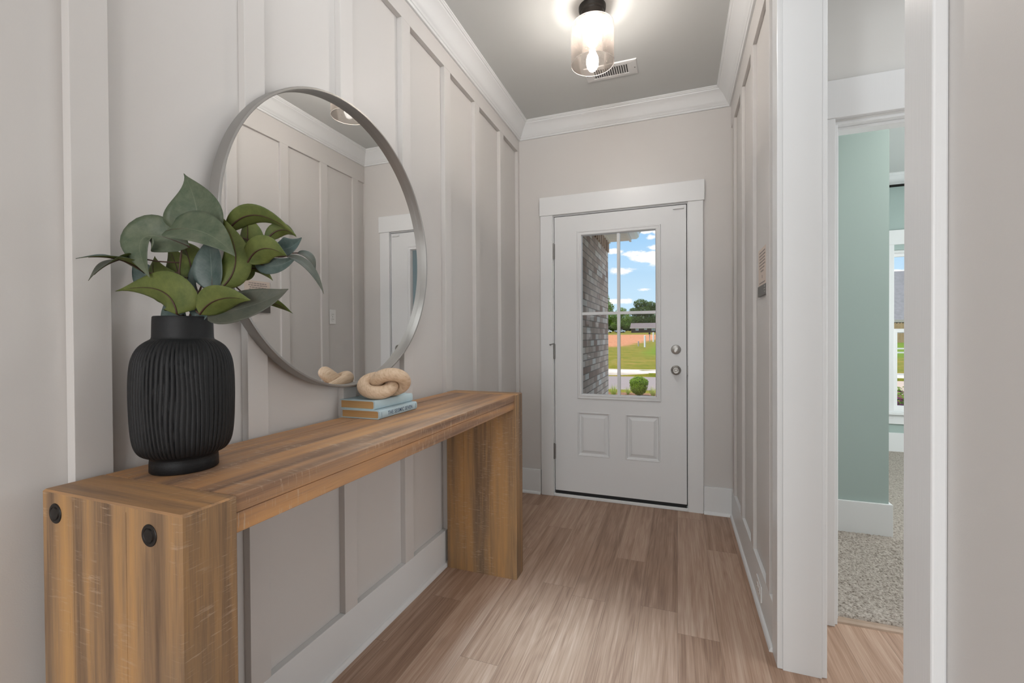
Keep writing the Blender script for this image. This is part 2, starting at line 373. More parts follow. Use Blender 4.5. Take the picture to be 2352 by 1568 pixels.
quick('wall_bedroom', [(0.465, 1.155, 3.2, 3.3, 0, ZC), (1.03, 1.155, 3.3, 5.57, 0, ZC), (1.03, 2.045, 5.57, 5.7, 0, ZC), (2.96, 4.1, 5.57, 5.7, 0, ZC),
    (2.045, 2.96, 5.57, 5.7, 2.04, ZC), (2.045, 2.96, 5.57, 5.7, 0, 0.40), (4.0, 4.1, 2.172, 5.57, 0, ZC), (0.465, 0.4651, 2.285, 3.2, 0, ZC)], TEAL)
quick('floor_bedroom_base', [(1.155, 4.0, YD + 0.02, 5.7, -0.05, 0.0)], TRIM)

def crown(name, pts, mat):
    prof = [(0, -.111), (.010, -.111), (.013, -.106), (.013, -.101), (.018, -.098), (.021, -.092), (.026, -.088), (.033, -.076), (.042, -.060), (.052, -.045), (.064, -.032), (.074, -.024), (.078, -.021), (.079, -.016), (.085, -.014), (.088, -.009), (.092, -.007), (.092, 0.0)]
    m = MB(); rows = []
    P = [Vector((p[0], p[1], 0)) for p in pts]; n = len(P)
    vs = []
    for i, p in enumerate(P):
        d0 = (P[i] - P[i - 1]).normalized() if i else None
        d1 = (P[i + 1] - P[i]).normalized() if i < n - 1 else None
        nn = lambda d: Vector((d.y, -d.x, 0))
        if d0 is None: off = nn(d1)
        elif d1 is None: off = nn(d0)
        else:
            a, b = nn(d0), nn(d1); off = (a + b) / (1 + a.dot(b))
        for o, z in prof: vs.append((p.x + off.x * o, p.y + off.y * o, ZC + z))
    k = len(prof); fs = []
    for i in range(n - 1):
        for j in range(k - 1): fs.append((i * k + j, (i + 1) * k + j, (i + 1) * k + j + 1, i * k + j + 1))
    m.add(vs, fs)
    o = struct(name, m, mat); smooth_by_angle(o, 0.45); return o
crown('trim_1', [(XLB, -0.62), (XLB, YD), (XRB, YD), (XRB, -1.3)], TRIM)
crown('trim_2', [(1.155, 3.3), (1.155, 5.57), (4.0, 5.57), (4.0, 2.285)], TRIM)

tn = [2]
def trim(boxes, mat=TRIM, bevel=0.0012):
    tn[0] += 1; return quick('trim_%d' % tn[0], boxes, mat, bevel=bevel)
# board and batten, left wall
LB = [0.536, 0.923, 1.306, 1.691, 2.075, 2.450, 2.858]
trim([(XL, XLB, 0.536, YD, 2.592, 2.70)], WALL)
for y in LB: trim([(XL, XLB, y, y + 0.066, 0.183, 2.592)], WALL)
trim([(XL, XLB, 3.218, YD, 0.183, 2.592)], WALL)
# right wall
trim([(XRB, XR, 1.895, YD, 2.540, 2.70)], WALL)
for y in (1.968, 2.363, 2.738, 3.102): trim([(XRB, XR, y, y + 0.070, 0.183, 2.540)], WALL)

def baseboard(name, x0, x1, y0, y1, side, shoe=True, h=0.183):
    """side: outward direction letter of the face the shoe moulding sits on"""
    m = MB(); m.box(x0, x1, y0, y1, 0, h)
    o = struct(name, m, TRIM, bevel=0.002)
    if shoe:
        q = [(0, 0)] + [(0.013 * math.cos(a), 0.019 * math.sin(a)) for a in [i * PI / 2 / 6 for i in range(7)]]
        s = MB()
        if side == '+x': s.prism(q, lambda u, w, t: (x1 + u, t, w), y0, y1)
        if side == '-x': s.prism(q, lambda u, w, t: (x0 - u, t, w), y0, y1)
        if side == '-y': s.prism(q, lambda u, w, t: (t, y0 - u, w), x0, x1)
        if side == '+y': s.prism(q, lambda u, w, t: (t, y1 + u, w), x0, x1)
        smooth_by_angle(s.build('shoe_molding', TRIM, o, off=(0, 0, 0)))
    return o
baseboard('baseboard_left', XL, XLB, -0.62, YD, '+x')
baseboard('baseboard_right', XRB, XR, 1.897, YD, '-x')
baseboard('baseboard_front_left', XLB, -0.966, YD - 0.016, YD, '-y')
baseboard('baseboard_front_right', 0.166, XRB, YD - 0.016, YD, '-y')
baseboard('baseboard_near_right', XR - 0.016, XR, -1.3, 0.785, '-x')
baseboard('baseboard_bedroom_left', 0.466, 1.171, 3.184, 3.2, '-y', False, 0.200)
baseboard('baseboard_bedroom_jog', 1.155, 1.171, 3.2, 5.57, '+x', False, 0.200)
baseboard('baseboard_bedroom_window', 1.171, 4.0, 5.554, 5.57, '-y', False, 0.200)
baseboard('baseboard_hall', 1.50, 2.9, 2.156, 2.172, '-y')

# wide cased opening in the right wall
trim([(0.332, XR, 1.812, 1.897, 0, 2.43)], CASE, 0.0025)             # far leg, hallway side
trim([(0.465, 0.483, 1.812, 1.897, 0, 2.43)], CASE, 0.0025)
trim([(0.332, XR, 0.785, 0.870, 0, 2.43)], CASE, 0.003)              # near leg, hallway side
trim([(0.465, 0.483, 0.785, 0.870, 0, 2.43)], CASE, 0.0025)
trim([(0.330, XR, 0.770, 1.912, 2.43, 2.56), (0.465, 0.485, 0.770, 1.912, 2.43, 2.56)], CASE, 0.002)
trim([(XR - 0.001, 0.466, 1.807, 1.814, 0, 2.43), (XR - 0.001, 0.466, 0.868, 0.875, 0, 2.43), (XR - 0.001, 0.466, 0.868, 1.814, 2.423, 2.432)], DOORP, 0.0008)  # jamb boards

# entry door casing
CY = YD - 0.020
trim([(-0.960, -0.866, CY, YD, 0, 2.086)], CASE, 0.002)
trim([(0.069, 0.164, CY, YD, 0, 2.086)], CASE, 0.002)
trim([(-0.965, 0.172, CY - 0.006, YD, 2.086, 2.222)], CASE, 0.002)

# ---------------- entry door ----------------
d1 = empty('door_1', (-0.855, YD - 0.002, 0)); d1['kind'] = 'structure'
DX0, DX1, DZ0, DZ1, DY = -0.856, 0.060, 0.043, 2.072, 3.249
gx0, gx1, gz0, gz1 = -0.686, -0.104, 0.732, 1.955        # lite frame outside
px = [(-0.687, -0.452), (-0.344, -0.110)]; pz0, pz1 = 0.312, 0.635
m = MB(); yb = DY + 0.045
zr = [(DZ0, pz0, [(DX0, DX1)]), (pz0, pz1, [(DX0, px[0][0]), (px[0][1], px[1][0]), (px[1][1], DX1)]), (pz1, gz0 + .02, [(DX0, DX1)]), (gz0 + .02, gz1 - .02, [(DX0, gx0 + .02), (gx1 - .02, DX1)]), (gz1 - .02, DZ1, [(DX0, DX1)])]
for z0, z1, xs in zr:
    for a, b in xs: m.box(a, b, DY, yb, z0, z1)
for a, b in px:
    m.box(a + .042, b - .042, DY, yb, pz0 + .042, pz1 - .042)
    m.rect_mold(a, b, pz0, pz1, [(0, 0), (.0025, .0032), (.0065, .0035), (.010, .0005), (.013, -.008), (.017, -.0105), (.021, -.0105), (.042, 0.0), (.0425, 0.0)], DY)
slab = m.build('door_slab', DOORP, d1); smooth_by_angle(slab, 0.3)
m = MB()
m.rect_mold(gx0, gx1, gz0, gz1, [(0, 0), (.000, .006), (.004, .010), (.010, .011), (.013, .008), (.016, .008), (.024, .012), (.030, .011), (.034, .004), (.036, -.018), (.036, -.022)], DY)
lf = m.build('lite_frame', DOORP, d1); smooth_by_angle(lf, 0.5)
m = MB(); m.box(gx0 + .034, gx1 - .034, DY + .020, DY + .026, gz0 + .034, gz1 - .034); m.build('glass_pane', GLASS, d1)
m = MB()
for q0, q1 in ((.006, .020), (.026, .040)):
    m.box(-0.4005, -0.3805, DY + q0, DY + q1, gz0 + .034, gz1 - .034); m.box(gx0 + .034, -0.4004, DY + q0, DY + q1, 1.343, 1.363); m.box(-0.3806, gx1 - .034, DY + q0, DY + q1, 1.343, 1.363)
m.build('muntin', DOORP, d1)
def roty(x, y, z):   # lathe axis towards -y
    return Matrix.Translation((x, y, z)) @ Matrix.Rotation(PI / 2, 4, 'X')
kx = -0.0075
m = MB(); m.lathe([(0.033, 0), (0.033, .004), (0.031, .008), (0.022, .012), (0.013, .014), (0.012, .030), (0.016, .034), (0.025, .038), (0.0285, .046), (0.0285, .056), (0.025, .063), (0.018, .066), (0.013, .067), (0.010, .064), (0.007, .066), (0.001, .066)], 36, mat=roty(kx, DY, 0.953))
tag(m.build('door_knob', NICKEL, d1, smooth=True), 'satin nickel round knob')
m = MB(); m.lathe([(0.032, 0), (0.032, .005), (0.029, .010), (0.020, .013), (0.012, .015), (0.001, .016)], 36, mat=roty(kx, DY, 1.094))
M4 = Matrix.Translation((kx, DY - .024, 1.094)) @ Matrix.Rotation(0.5, 4, 'Y')
pts = [(-.005, -.016), (.005, -.018), (.008, 0), (.005, .018), (-.005, .016), (-.008, 0)]
vs = [M4 @ Vector((a, y, b)) for y in (-.010, .010) for a, b in pts]
m.add(vs, [tuple(range(6)), tuple(range(6, 12))[::-1]] + [(i, (i + 1) % 6, 6 + (i + 1) % 6, 6 + i) for i in range(6)])
smooth_by_angle(tag(m.build('deadbolt', NICKEL, d1), 'satin nickel thumb turn'))
for i, (z0, z1) in enumerate(((1.763, 1.875), (1.020, 1.132), (0.275, 0.387))):
    m = MB(); m.box(DX0 - .012, DX0 + .004, DY - .002, DY + .001, z0, z1)
    m.lathe([(.0065, z0), (.0065, z1)], 14, mat=Matrix.Translation((DX0 - .004, DY - .007, 0)))
    m.lathe([(.004, z1), (.005, z1 + .004), (.002, z1 + .006)], 12, mat=Matrix.Translation((DX0 - .004, DY - .007, 0)))
    h = m.build('hinge', HINGE, d1)
    if i == 1:
        m = MB(); m.tube([(DX0 - .004, DY - .010, z1 + .003), (DX0 - .022, DY - .030, z1 - .002), (DX0 - .030, DY - .036, z1 - .006)], [.003, .003, .006], 10)
        m.build('door_stop', HINGE, h, off=(0, 0, 0)).matrix_parent_inverse = Matrix.Translation(Vector((-0.855, YD - .002, 0))).inverted()
m = MB(); m.box(DX0 + .002, DX1 - .002, DY + .004, DY + .04, 0.018, DZ0 + .004); m.build('bottom_sweep', BLACKRUB, d1)
m = MB(); m.box(-0.025, 0.045, DY - .012, DY, 2.045, 2.062); m.build('alarm_contact', DOORP, d1, bevel=.002)
m = MB(); m.box(DX1 + .003, DX1 + .012, DY - .006, DY + .012, 0.915, 0.985); m.build('strike_plate', HINGE, d1, bevel=.002)
# frame round the slab: jambs with dark weather strip, sill
m = MB()
m.box(-0.875, DX0 - .005, YD - .004, YD + .15, 0, DZ1 + .005); m.box(DX1 + .005, 0.079, YD - .004, YD + .15, 0, DZ1 + .005); m.box(-0.875, 0.079, YD - .004, YD + .15, DZ1 + .005, 2.088)
m.build('door_jamb', TRIM, d1)
m = MB()
for a, b in ((DX0 - .006, DX0 + .012), (DX1 - .012, DX1 + .006)): m.box(a, b, yb, yb + .012, 0.02, DZ1 + .005)
m.box(DX0, DX1, yb, yb + .012, DZ1 - .012, DZ1 + .006); m.build('weather_strip', BLACKRUB, d1)
quick('trim_60', [(-0.872, 0.076, YD - .014, YD + .15, 0, 0.018), (-0.866, 0.069, YD - .020, YD - .006, 0, 0.022)], TRIM, bevel=.004)

# ---------------- side hall doorway into the bedroom ----------------
trim([(0.515, 0.600, 2.150, 2.172, 0, 2.056)], CASE, 0.002)
trim([(1.414, 1.50, 2.150, 2.172, 0, 2.056)], CASE, 0.002)
trim([(0.500, 1.515, 2.146, 2.172, 2.056, 2.208)], CASE, 0.002)
m = MB()
m.box(0.600, 0.613, 2.168, 2.290, 0, 2.036); m.box(1.401, 1.414, 2.168, 2.290, 0, 2.036); m.box(0.600, 1.414, 2.168, 2.290, 2.036, 2.048)
m.box(0.6131, 0.624, 2.200, 2.236, 0, 2.024); m.box(1.390, 1.4009, 2.200, 2.236, 0, 2.024); m.box(0.6131, 1.4009, 2.200, 2.236, 2.0241, 2.0359)
tn[0] += 1; struct('trim_%d' % tn[0], m, TRIM, bevel=.0015)
trim([(0.52, 0.600, 2.285, 2.303, 0, 2.048), (0.52, 1.50, 2.285, 2.303, 2.048, 2.14), (1.414, 1.50, 2.285, 2.303, 0, 2.048)], CASE, 0.002)
d2 = empty('door_2', (0.600, 2.31, 0)); d2['kind'] = 'structure'
m = MB(); m.box(0.560, 0.594, 2.312, 3.075, 0.014, 2.03); m.build('door_slab', DOORP, d2, bevel=.002)
for z in (0.29, 1.02, 1.75):
    m = MB(); m.box(0.6125, 0.6145, 2.250, 2.292, z, z + .10); m.lathe([(.006, z), (.006, z + .1)], 12, mat=Matrix.Translation((0.609, 2.297, 0)))
    m.build('hinge', HINGE, d2)
# transition strip between plank floor and carpet
q = [(-.024, 0), (-.020, .006), (-.008, .010), (.010, .010), (.022, .006), (.024, 0)]
m = MB(); m.prism(q, lambda u, w, t: (t, 2.205 + u, w), 0.613, 1.401)
struct('trim_61', m, plain('oak_strip', (0.36, 0.26, 0.19), 0.4, var=0.2, vscale=30))

# carpet: real pile relief
def carpet():
    t = NT('beige_loop_carpet'); v = t.world(); n = t.noise(v, 95, 4, 0.7); n2 = t.noise(v, 260, 2)
    c = t.ramp(n, [(0.33, (0.20, 0.165, 0.13)), (0.48, (0.52, 0.46, 0.40)), (0.66, (0.74, 0.68, 0.61))])
    t.bsdf(c, 0.95, spec=0.1, bump=t.m('ADD', n, t.m('MULTIPLY', n2, 0.4)), bstr=0.9, bdist=0.02)
    m = MB(); vs = []; fs = []
    def grid(x0, x1, y0, y1, d, amp):
        nx = int((x1 - x0) / d); ny = int((y1 - y0) / d); base = len(vs)
        for j in range(ny + 1):
            for i in range(nx + 1):
                x = x0 + (x1 - x0) * i / nx; y = y0 + (y1 - y0) * j / ny
                h = noise.noise(Vector((x * 95, y * 95, 0))) * amp + noise.noise(Vector((x * 30, y * 30, 4))) * amp * .5
                e = min(1, max(0, (y - 2.228) / .006)) if y0 < 2.3 else 1
                vs.append((x, y, 0.002 + (0.013 + h) * e))
        for j in range(ny):
            for i in range(nx):
                a = base + j * (nx + 1) + i; fs.append((a, a + 1, a + nx + 2, a + nx + 1))
    grid(0.614, 1.39, 2.226, 3.19, 0.0052, 0.0055)
    m.add(vs, fs)
    o = m.build('carpet', t.mat, smooth=True); o['kind'] = 'structure'
    m = MB(); m.box(1.39, 4.0, 2.29, 3.19, 0.0, 0.013); m.box(1.171, 4.0, 3.19, 5.56, 0.0, 0.013)
    m.build('carpet_far', t.mat, o, off=(0, 0, 0))
carpet()
bpy.data.objects['carpet'].name = 'floor_bedroom'

# bedroom window
def window():
    w = empty('window_1', (2.5, 5.57, 0.4)); w['kind'] = 'structure'
    V = plain('white_vinyl', (0.80, 0.81, 0.81), 0.35)
    m = MB(); m.box(1.955, 2.045, 5.550, 5.57, 0.345, 2.09); m.box(2.96, 3.05, 5.550, 5.57, 0.345, 2.09); m.box(1.945, 3.06, 5.545, 5.57, 2.09, 2.235)
    m.build('window_casing', CASE, w, bevel=.002)
    m = MB(); m.box(1.93, 3.08, 5.52, 5.60, 0.385, 0.412); m.build('window_sill', TRIM, w, bevel=.004)
    m = MB(); m.box(1.955, 3.05, 5.552, 5.57, 0.290, 0.385); m.build('apron', TRIM, w, bevel=.002)
    m = MB(); m.box(2.045, 2.062, 5.60, 5.68, 0.425, 2.015); m.box(2.943, 2.96, 5.60, 5.68, 0.425, 2.015); m.box(2.045, 2.96, 5.60, 5.68, 2.015, 2.04); m.box(2.045, 2.96, 5.60, 5.68, 0.40, 0.425)
    m.build('window_frame', V, w, bevel=.002)
    for nm, y, z0, z1, mz in (('lower_sash', 5.615, 0.425, 1.245, 0.785), ('upper_sash', 5.645, 1.205, 2.015, None)):
        m = MB(); e = .034
        m.box(2.062, 2.943, y, y + .025, z0, z0 + e + .01); m.box(2.062, 2.943, y, y + .025, z1 - e, z1); 
        wl = e if mz else .012
        m.box(2.062, 2.062 + wl, y, y + .025, z0 + e + .01, z1 - e); m.box(2.943 - e, 2.943, y, y + .025, z0 + e + .01, z1 - e)
        if mz: m.box(2.062 + wl, 2.943 - e, y + .008, y + .018, mz - .008, mz + .008)
        s = m.build(nm, V, w, bevel=.0015)
        m = MB(); m.box(2.07, 2.935, y + .011, y + .014, z0 + .01, z1 - .01)
        g = m.build('pane', GLASS, s, off=(2.5, 5.57, 0.4))
window()
rod = empty('curtain_rod', (2.5, 5.49, 2.66))
m = MB(); m.tube([(1.80, 5.49, 2.662), (3.2, 5.49, 2.662)], .0125, 14); m.build('rod', DARKMETAL, rod, smooth=True)
for x in (1.84, 3.16):
    m = MB(); m.box(x - .006, x + .006, 5.49, 5.568, 2.640, 2.655); m.box(x - .012, x + .012, 5.562, 5.57, 2.61, 2.69); m.build('bracket', DARKMETAL, rod)
for x in (1.785, 3.215):
    m = MB(); m.lathe([(.001, -.02), (.014, -.014), (.02, 0), (.014, .014), (.001, .02)], 16, mat=Matrix.Translation((x, 5.49, 2.662))); m.build('finial', DARKMETAL, rod, smooth=True)
tag(rod, 'dark curtain rod mounted above the bedroom window on the teal wall', 'curtain rod')

# ---------------- ceiling lamp ----------------
LX, LY = -0.385, 2.205
def lamp():
    t = empty('ceiling_lamp', (LX, LY, ZC))
    tag(t, 'flush mount ceiling lamp with seeded clear glass cylinder and dark canopy', 'ceiling light')
    T = Matrix.Translation((LX, LY, ZC))
    m = MB(); m.lathe([(.0655, 0), (.0655, -.012), (.062, -.022), (.056, -.026), (.054, -.032), (.047, -.037), (.044, -.043), (.040, -.046), (.040, -.056)], 40, mat=T)
    smooth_by_angle(m.build('canopy', DARKMETAL, t), 0.5)
    m = MB(); m.lathe([(.043, -.050), (.043, -.088), (.050, -.090), (.050, -.103), (.046, -.105), (.028, -.105), (.020, -.108)], 36, mat=T)
    smooth_by_angle(m.build('socket', plain('brown_bronze', (0.16, 0.10, 0.07), 0.3, 0.7), t), 0.5)
    R1, R0, zt, zb = .104, .1015, -.088, -.276
    m = MB(); m.lathe([(.043, zt), (R1 - .008, zt), (R1 - .002, zt - .002), (R1, zt - .008), (R1, zb), (R0, zb), (R0, zt - .009), (R1 - .010, zt - .003), (.043, zt - .003)], 72, mat=T, close=True)
    g = m.build('glass_shade', mat_seeded(), t, smooth=True); smooth_by_angle(g, 0.7)
    rim = NT('pale_glass_rim'); rim.bsdf((0.95, 0.88, 0.82), 0.15, spec=0.8)
    for zz in (zb, zt - .001):
        m = MB(); rr_ = R1 - .001 if zz == zb else R1 - .006
        m.tube([(LX + rr_ * math.cos(a), LY + rr_ * math.sin(a), ZC + zz) for a in [i * 2 * PI / 72 for i in range(72)]], .0015 if zz == zb else .0008, 8, closed=True)
        m.build('glass_rim', rim.mat, t, smooth=True)
    m = MB(); m.lathe([(.013, -.105), (.014, -.118), (.021, -.130), (.0275, -.148), (.0285, -.162), (.025, -.178), (.016, -.190), (.002, -.195)], 28, mat=T)
    m.build('bulb', emit('warm_bulb_glow', (1.0, 0.96, 0.92), 195.0), t, smooth=True)
lamp()

# supply vent in the ceiling
v = empty('ceiling_vent', (-0.37, 2.765, ZC))
VW = plain('white_vent_metal', (0.74, 0.74, 0.73), 0.4)
x0, x1, y0, y1 = -0.528, -0.216, 2.690, 2.842
m = MB()
def vent_prof(): return [(0, 0), (.003, .006), (.022, .008), (.030, .008), (.030, .002)]
vs = []; n = 5
for cx, cy, sx, sy in ((x0, y0, 1, 1), (x1, y0, -1, 1), (x1, y1, -1, -1), (x0, y1, 1, -1)):
    for dd, h in vent_prof():
        dx = dd * 1.7
        vs.append((cx + sx * dx, cy + sy * dd, ZC - h))
fs = []
for c in range(4):
    for i in range(n - 1): fs.append((c * n + i, ((c + 1) % 4) * n + i, ((c + 1) % 4) * n + i + 1, c * n + i + 1))
m.add(vs, fs); m.build('vent_frame', VW, v)
m = MB(); m.box(x0 + .045, x1 - .045, y0 + .025, y1 - .025, ZC - .0025, ZC - .0005); m.build('duct_shade_plate', BLACKRUB, v)  # black plate stands in for the shade inside the duct
for k in range(16):
    x = x0 + .055 + k * (x1 - x0 - .110) / 15
    m = MB(); vs = [(x - .0045, y0 + .030, ZC - .003), (x - .0045, y1 - .030, ZC - .003), (x + .0035, y1 - .030, ZC - .0085), (x + .0035, y0 + .030, ZC - .0085)]
    vs += [(a + .0012, b, c) for a, b, c in vs]; m.add(vs, [(0, 1, 2, 3), (7, 6, 5, 4), (0, 4, 5, 1), (1, 5, 6, 2), (2, 6, 7, 3), (3, 7, 4, 0)]); m.build('louver', VW, v)
for x in (x0 + .016, x1 - .016):
    m = MB(); m.lathe([(.004, ZC - .008), (.003, ZC - .0105), (.0005, ZC - .011)], 12, mat=Matrix.Translation((x, 2.766, 0))); m.build('screw', HINGE, v)
tag(v, 'white slotted supply vent in the ceiling behind the lamp', 'vent')

# ---------------- console table ----------------
TX0, TX1, TZ = -1.116, -0.736, 0.904
TY0, TY1 = 0.480, 2.142
tb = empty('console_table', (-0.93, 1.31, 0)); tag(tb, 'long brown reclaimed wood console table with slab side panels and bolt heads', 'console table')
def plan(x0, x1, y0, y1, ch, seams):
    """rectangle with chamfered corners and narrow grooves on both broad faces"""
    g, w = .0022, .0009; P = [(x0, y0 + ch), (x0 + ch, y0)]
    for s in seams: P += [(s - w, y0), (s, y0 + g), (s + w, y0)]
    P += [(x1 - ch, y0), (x1, y0 + ch), (x1, y1 - ch), (x1 - ch, y1)]
    for s in seams[::-1]: P += [(s + w, y1), (s, y1 - g), (s - w, y1)]
    return P + [(x0 + ch, y1), (x0, y1 - ch)]
for a, b in ((TY0, 0.578), (2.045, TY1)):
    m = MB(); ch = .003
    m.prism(plan(TX0, TX1, a, b, ch, [-1.019, -0.871]), lambda u, w, t: (u, w, t), 0, TZ - .012, 0)
    P0 = plan(TX0, TX1, a, b, ch, []); P1 = plan(TX0 + .003, TX1 - .003, a + .003, b - .003, ch * .6, []); n = len(P0)
    m.add([(u, w, TZ - .012) for u, w in P0] + [(u, w, TZ - .003) for u, w in P0], [(i, (i + 1) % n, n + (i + 1) % n, n + i) for i in range(n)], 0)
    m.add([(u, w, TZ - .003) for u, w in P0] + [(u, w, TZ) for u, w in P1], [(i, (i + 1) % n, n + (i + 1) % n, n + i) for i in range(n)] + [tuple(range(n, 2 * n))], 1)
    m.build('side_panel', [WZ, WX], tb)
m = MB()
for u, w in ((TX0, -1.0425), (-1.0415, -0.927), (-0.926, TX1 - .006)): m.box(u, w, 0.5785, 2.0445, TZ - .033, TZ - .0008)
m.build('tabletop', WY, tb, bevel=.0018)
m = MB(); m.box(TX0 + .02, TX1 - .008, 0.5785, 2.0445, TZ - .071, TZ - .034)
m.build('apron', WY, tb, bevel=.002)
for (y, s) in ((TY0, -1), (TY1, 1)):
    for x, z in ((-1.073, 0.864), (-0.811, 0.862)):
        m = MB(); M4 = Matrix.Translation((x, y, z)) @ Matrix.Rotation(PI / 2 * (1 if s < 0 else -1), 4, 'X')
        m.lathe([(.0185, -.004), (.0185, .0008), (.0175, .0016), (.0135, .0016), (.0125, .0006), (.0115, .0006), (.0105, .0024), (.0001, .0028)], 36, mat=M4)
        b = m.build('bolt_head', DARKMETAL, tb); smooth_by_angle(b, 0.4)

# ---------------- mirror ----------------
MY, MZ, MR = 1.321, 1.515, 0.5075
mi = empty('wall_mirror', (-1.11, MY, MZ)); tag(mi, 'large round mirror in a brushed silver metal frame on the panelled wall', 'mirror')
Mx = Matrix.Translation((-1.1295, MY, MZ)) @ Matrix.Rotation(PI / 2, 4, 'Y')
m = MB(); prof = [(MR - .002, 0.0), (MR, .001), (MR, .035), (MR - .0015, .0375), (MR - .007, .0380), (MR - .0085, .0368), (MR - .0095, .012), (MR - .0095, .0)]
m.lathe(prof + [prof[0]], 160, mat=Mx, close=True)
FR = NT('brushed_silver_frame'); FR.bsdf((0.36, 0.35, 0.335), 0.42, 0.8, bump=FR.noise(FR.coord(), 220, 2), bstr=0.05, bdist=0.001)
smooth_by_angle(m.build('mirror_frame', FR.mat, mi), 0.6)
MG = NT('mirror_silvering'); MG.bsdf((0.93, 0.935, 0.93), 0.0, 1.0)
m = MB(); m.lathe([(MR - .0095, .004), (MR - .0095, .0120), (MR - .0105, .0125), (.2, .0125), (.001, .0125)], 160, mat=Mx)
m.build('mirror_glass', MG.mat, mi)

# ---------------- vase ----------------
VX, VY = -1.0047, 0.6661
va = empty('ribbed_vase', (VX, VY, TZ)); tag(va, 'black ribbed ceramic vase standing on the near end of the console table', 'vase')
body = [(.0, .002), (.0600, 0.0), (.0622, .002), (.0618, .020), (.0612, .0275), (.0640, .0320), (.0730, .0360), (.0800, .0420), (.0862, .0540), (.0900, .0720), (.0925, .100), (.0938, .135), (.0942, .165), (.0938, .195), (.0925, .216), (.0900, .2340),
        (.0850, .2500), (.0775, .2630), (.0680, .2720), (.0595, .2775), (.0562, .2800), (.0552, .2840), (.0548, .300), (.0543, .318), (.0538, .3255), (.0525, .3275), (.0500, .3265), (.0490, .318), (.0490, .26), (.0490, .22), (.0, .22)]
def catmull(pts, k):
    out = []
    for i in range(len(pts) - 1):
        p0, p1, p2, p3 = pts[max(i - 1, 0)], pts[i], pts[i + 1], pts[min(i + 2, len(pts) - 1)]
        for j in range(k):
            t = j / k
            out.append(tuple(0.5 * ((2 * b) + (-a + c) * t + (2 * a - 5 * b + 4 * c - d) * t * t + (-a + 3 * b - 3 * c + d) * t ** 3) for a, b, c, d in zip(p0, p1, p2, p3)))
    return out + [pts[-1]]
prof = body[:5] + catmull(body[4:21], 3)[1:] + body[21:]
NR = 66
rj = [random.uniform(-.25, .25) for _ in range(NR)]; rd = [random.uniform(.6, 1.3) for _ in range(NR)]
def rib(r, z, a):
    if z < .033 or z > .279 or r < .05: return r
    e = min(1, (z - .033) / .008, (.279 - z) / .010)
    q = a / (2 * PI) * NR + .18 * math.sin(a * 7 + z * 18) + .12 * math.sin(z * 40 + a * 3); k = int(q) % NR
    fr = q - math.floor(q)
    prof_ = abs(math.sin(PI * (fr + rj[k] * .25 * math.sin(PI * fr))))
    return r - .0030 * e * rd[k] * (1 - prof_) ** 1.6
VM = NT('matte_black_ceramic'); w_ = VM.coord(); q_ = VM.sep(w_)
nz_ = VM.noise(w_, 420, 4, 0.7)
VM.bsdf((0.0075, 0.0083, 0.0095), 0.5, spec=0.35, bump=VM.m('ADD', nz_, VM.noise(VM.xyz(q_[0], q_[1], VM.m('MULTIPLY', q_[2], 900)), 1, 2)), bstr=0.35, bdist=0.0012)
m = MB(); m.lathe(prof, NR * 9, mat=Matrix.Translation((VX, VY, TZ)), rmod=rib)
m.build('vase_body', VM.mat, va, smooth=True)
smooth_by_angle(va.children[0], 0.9)

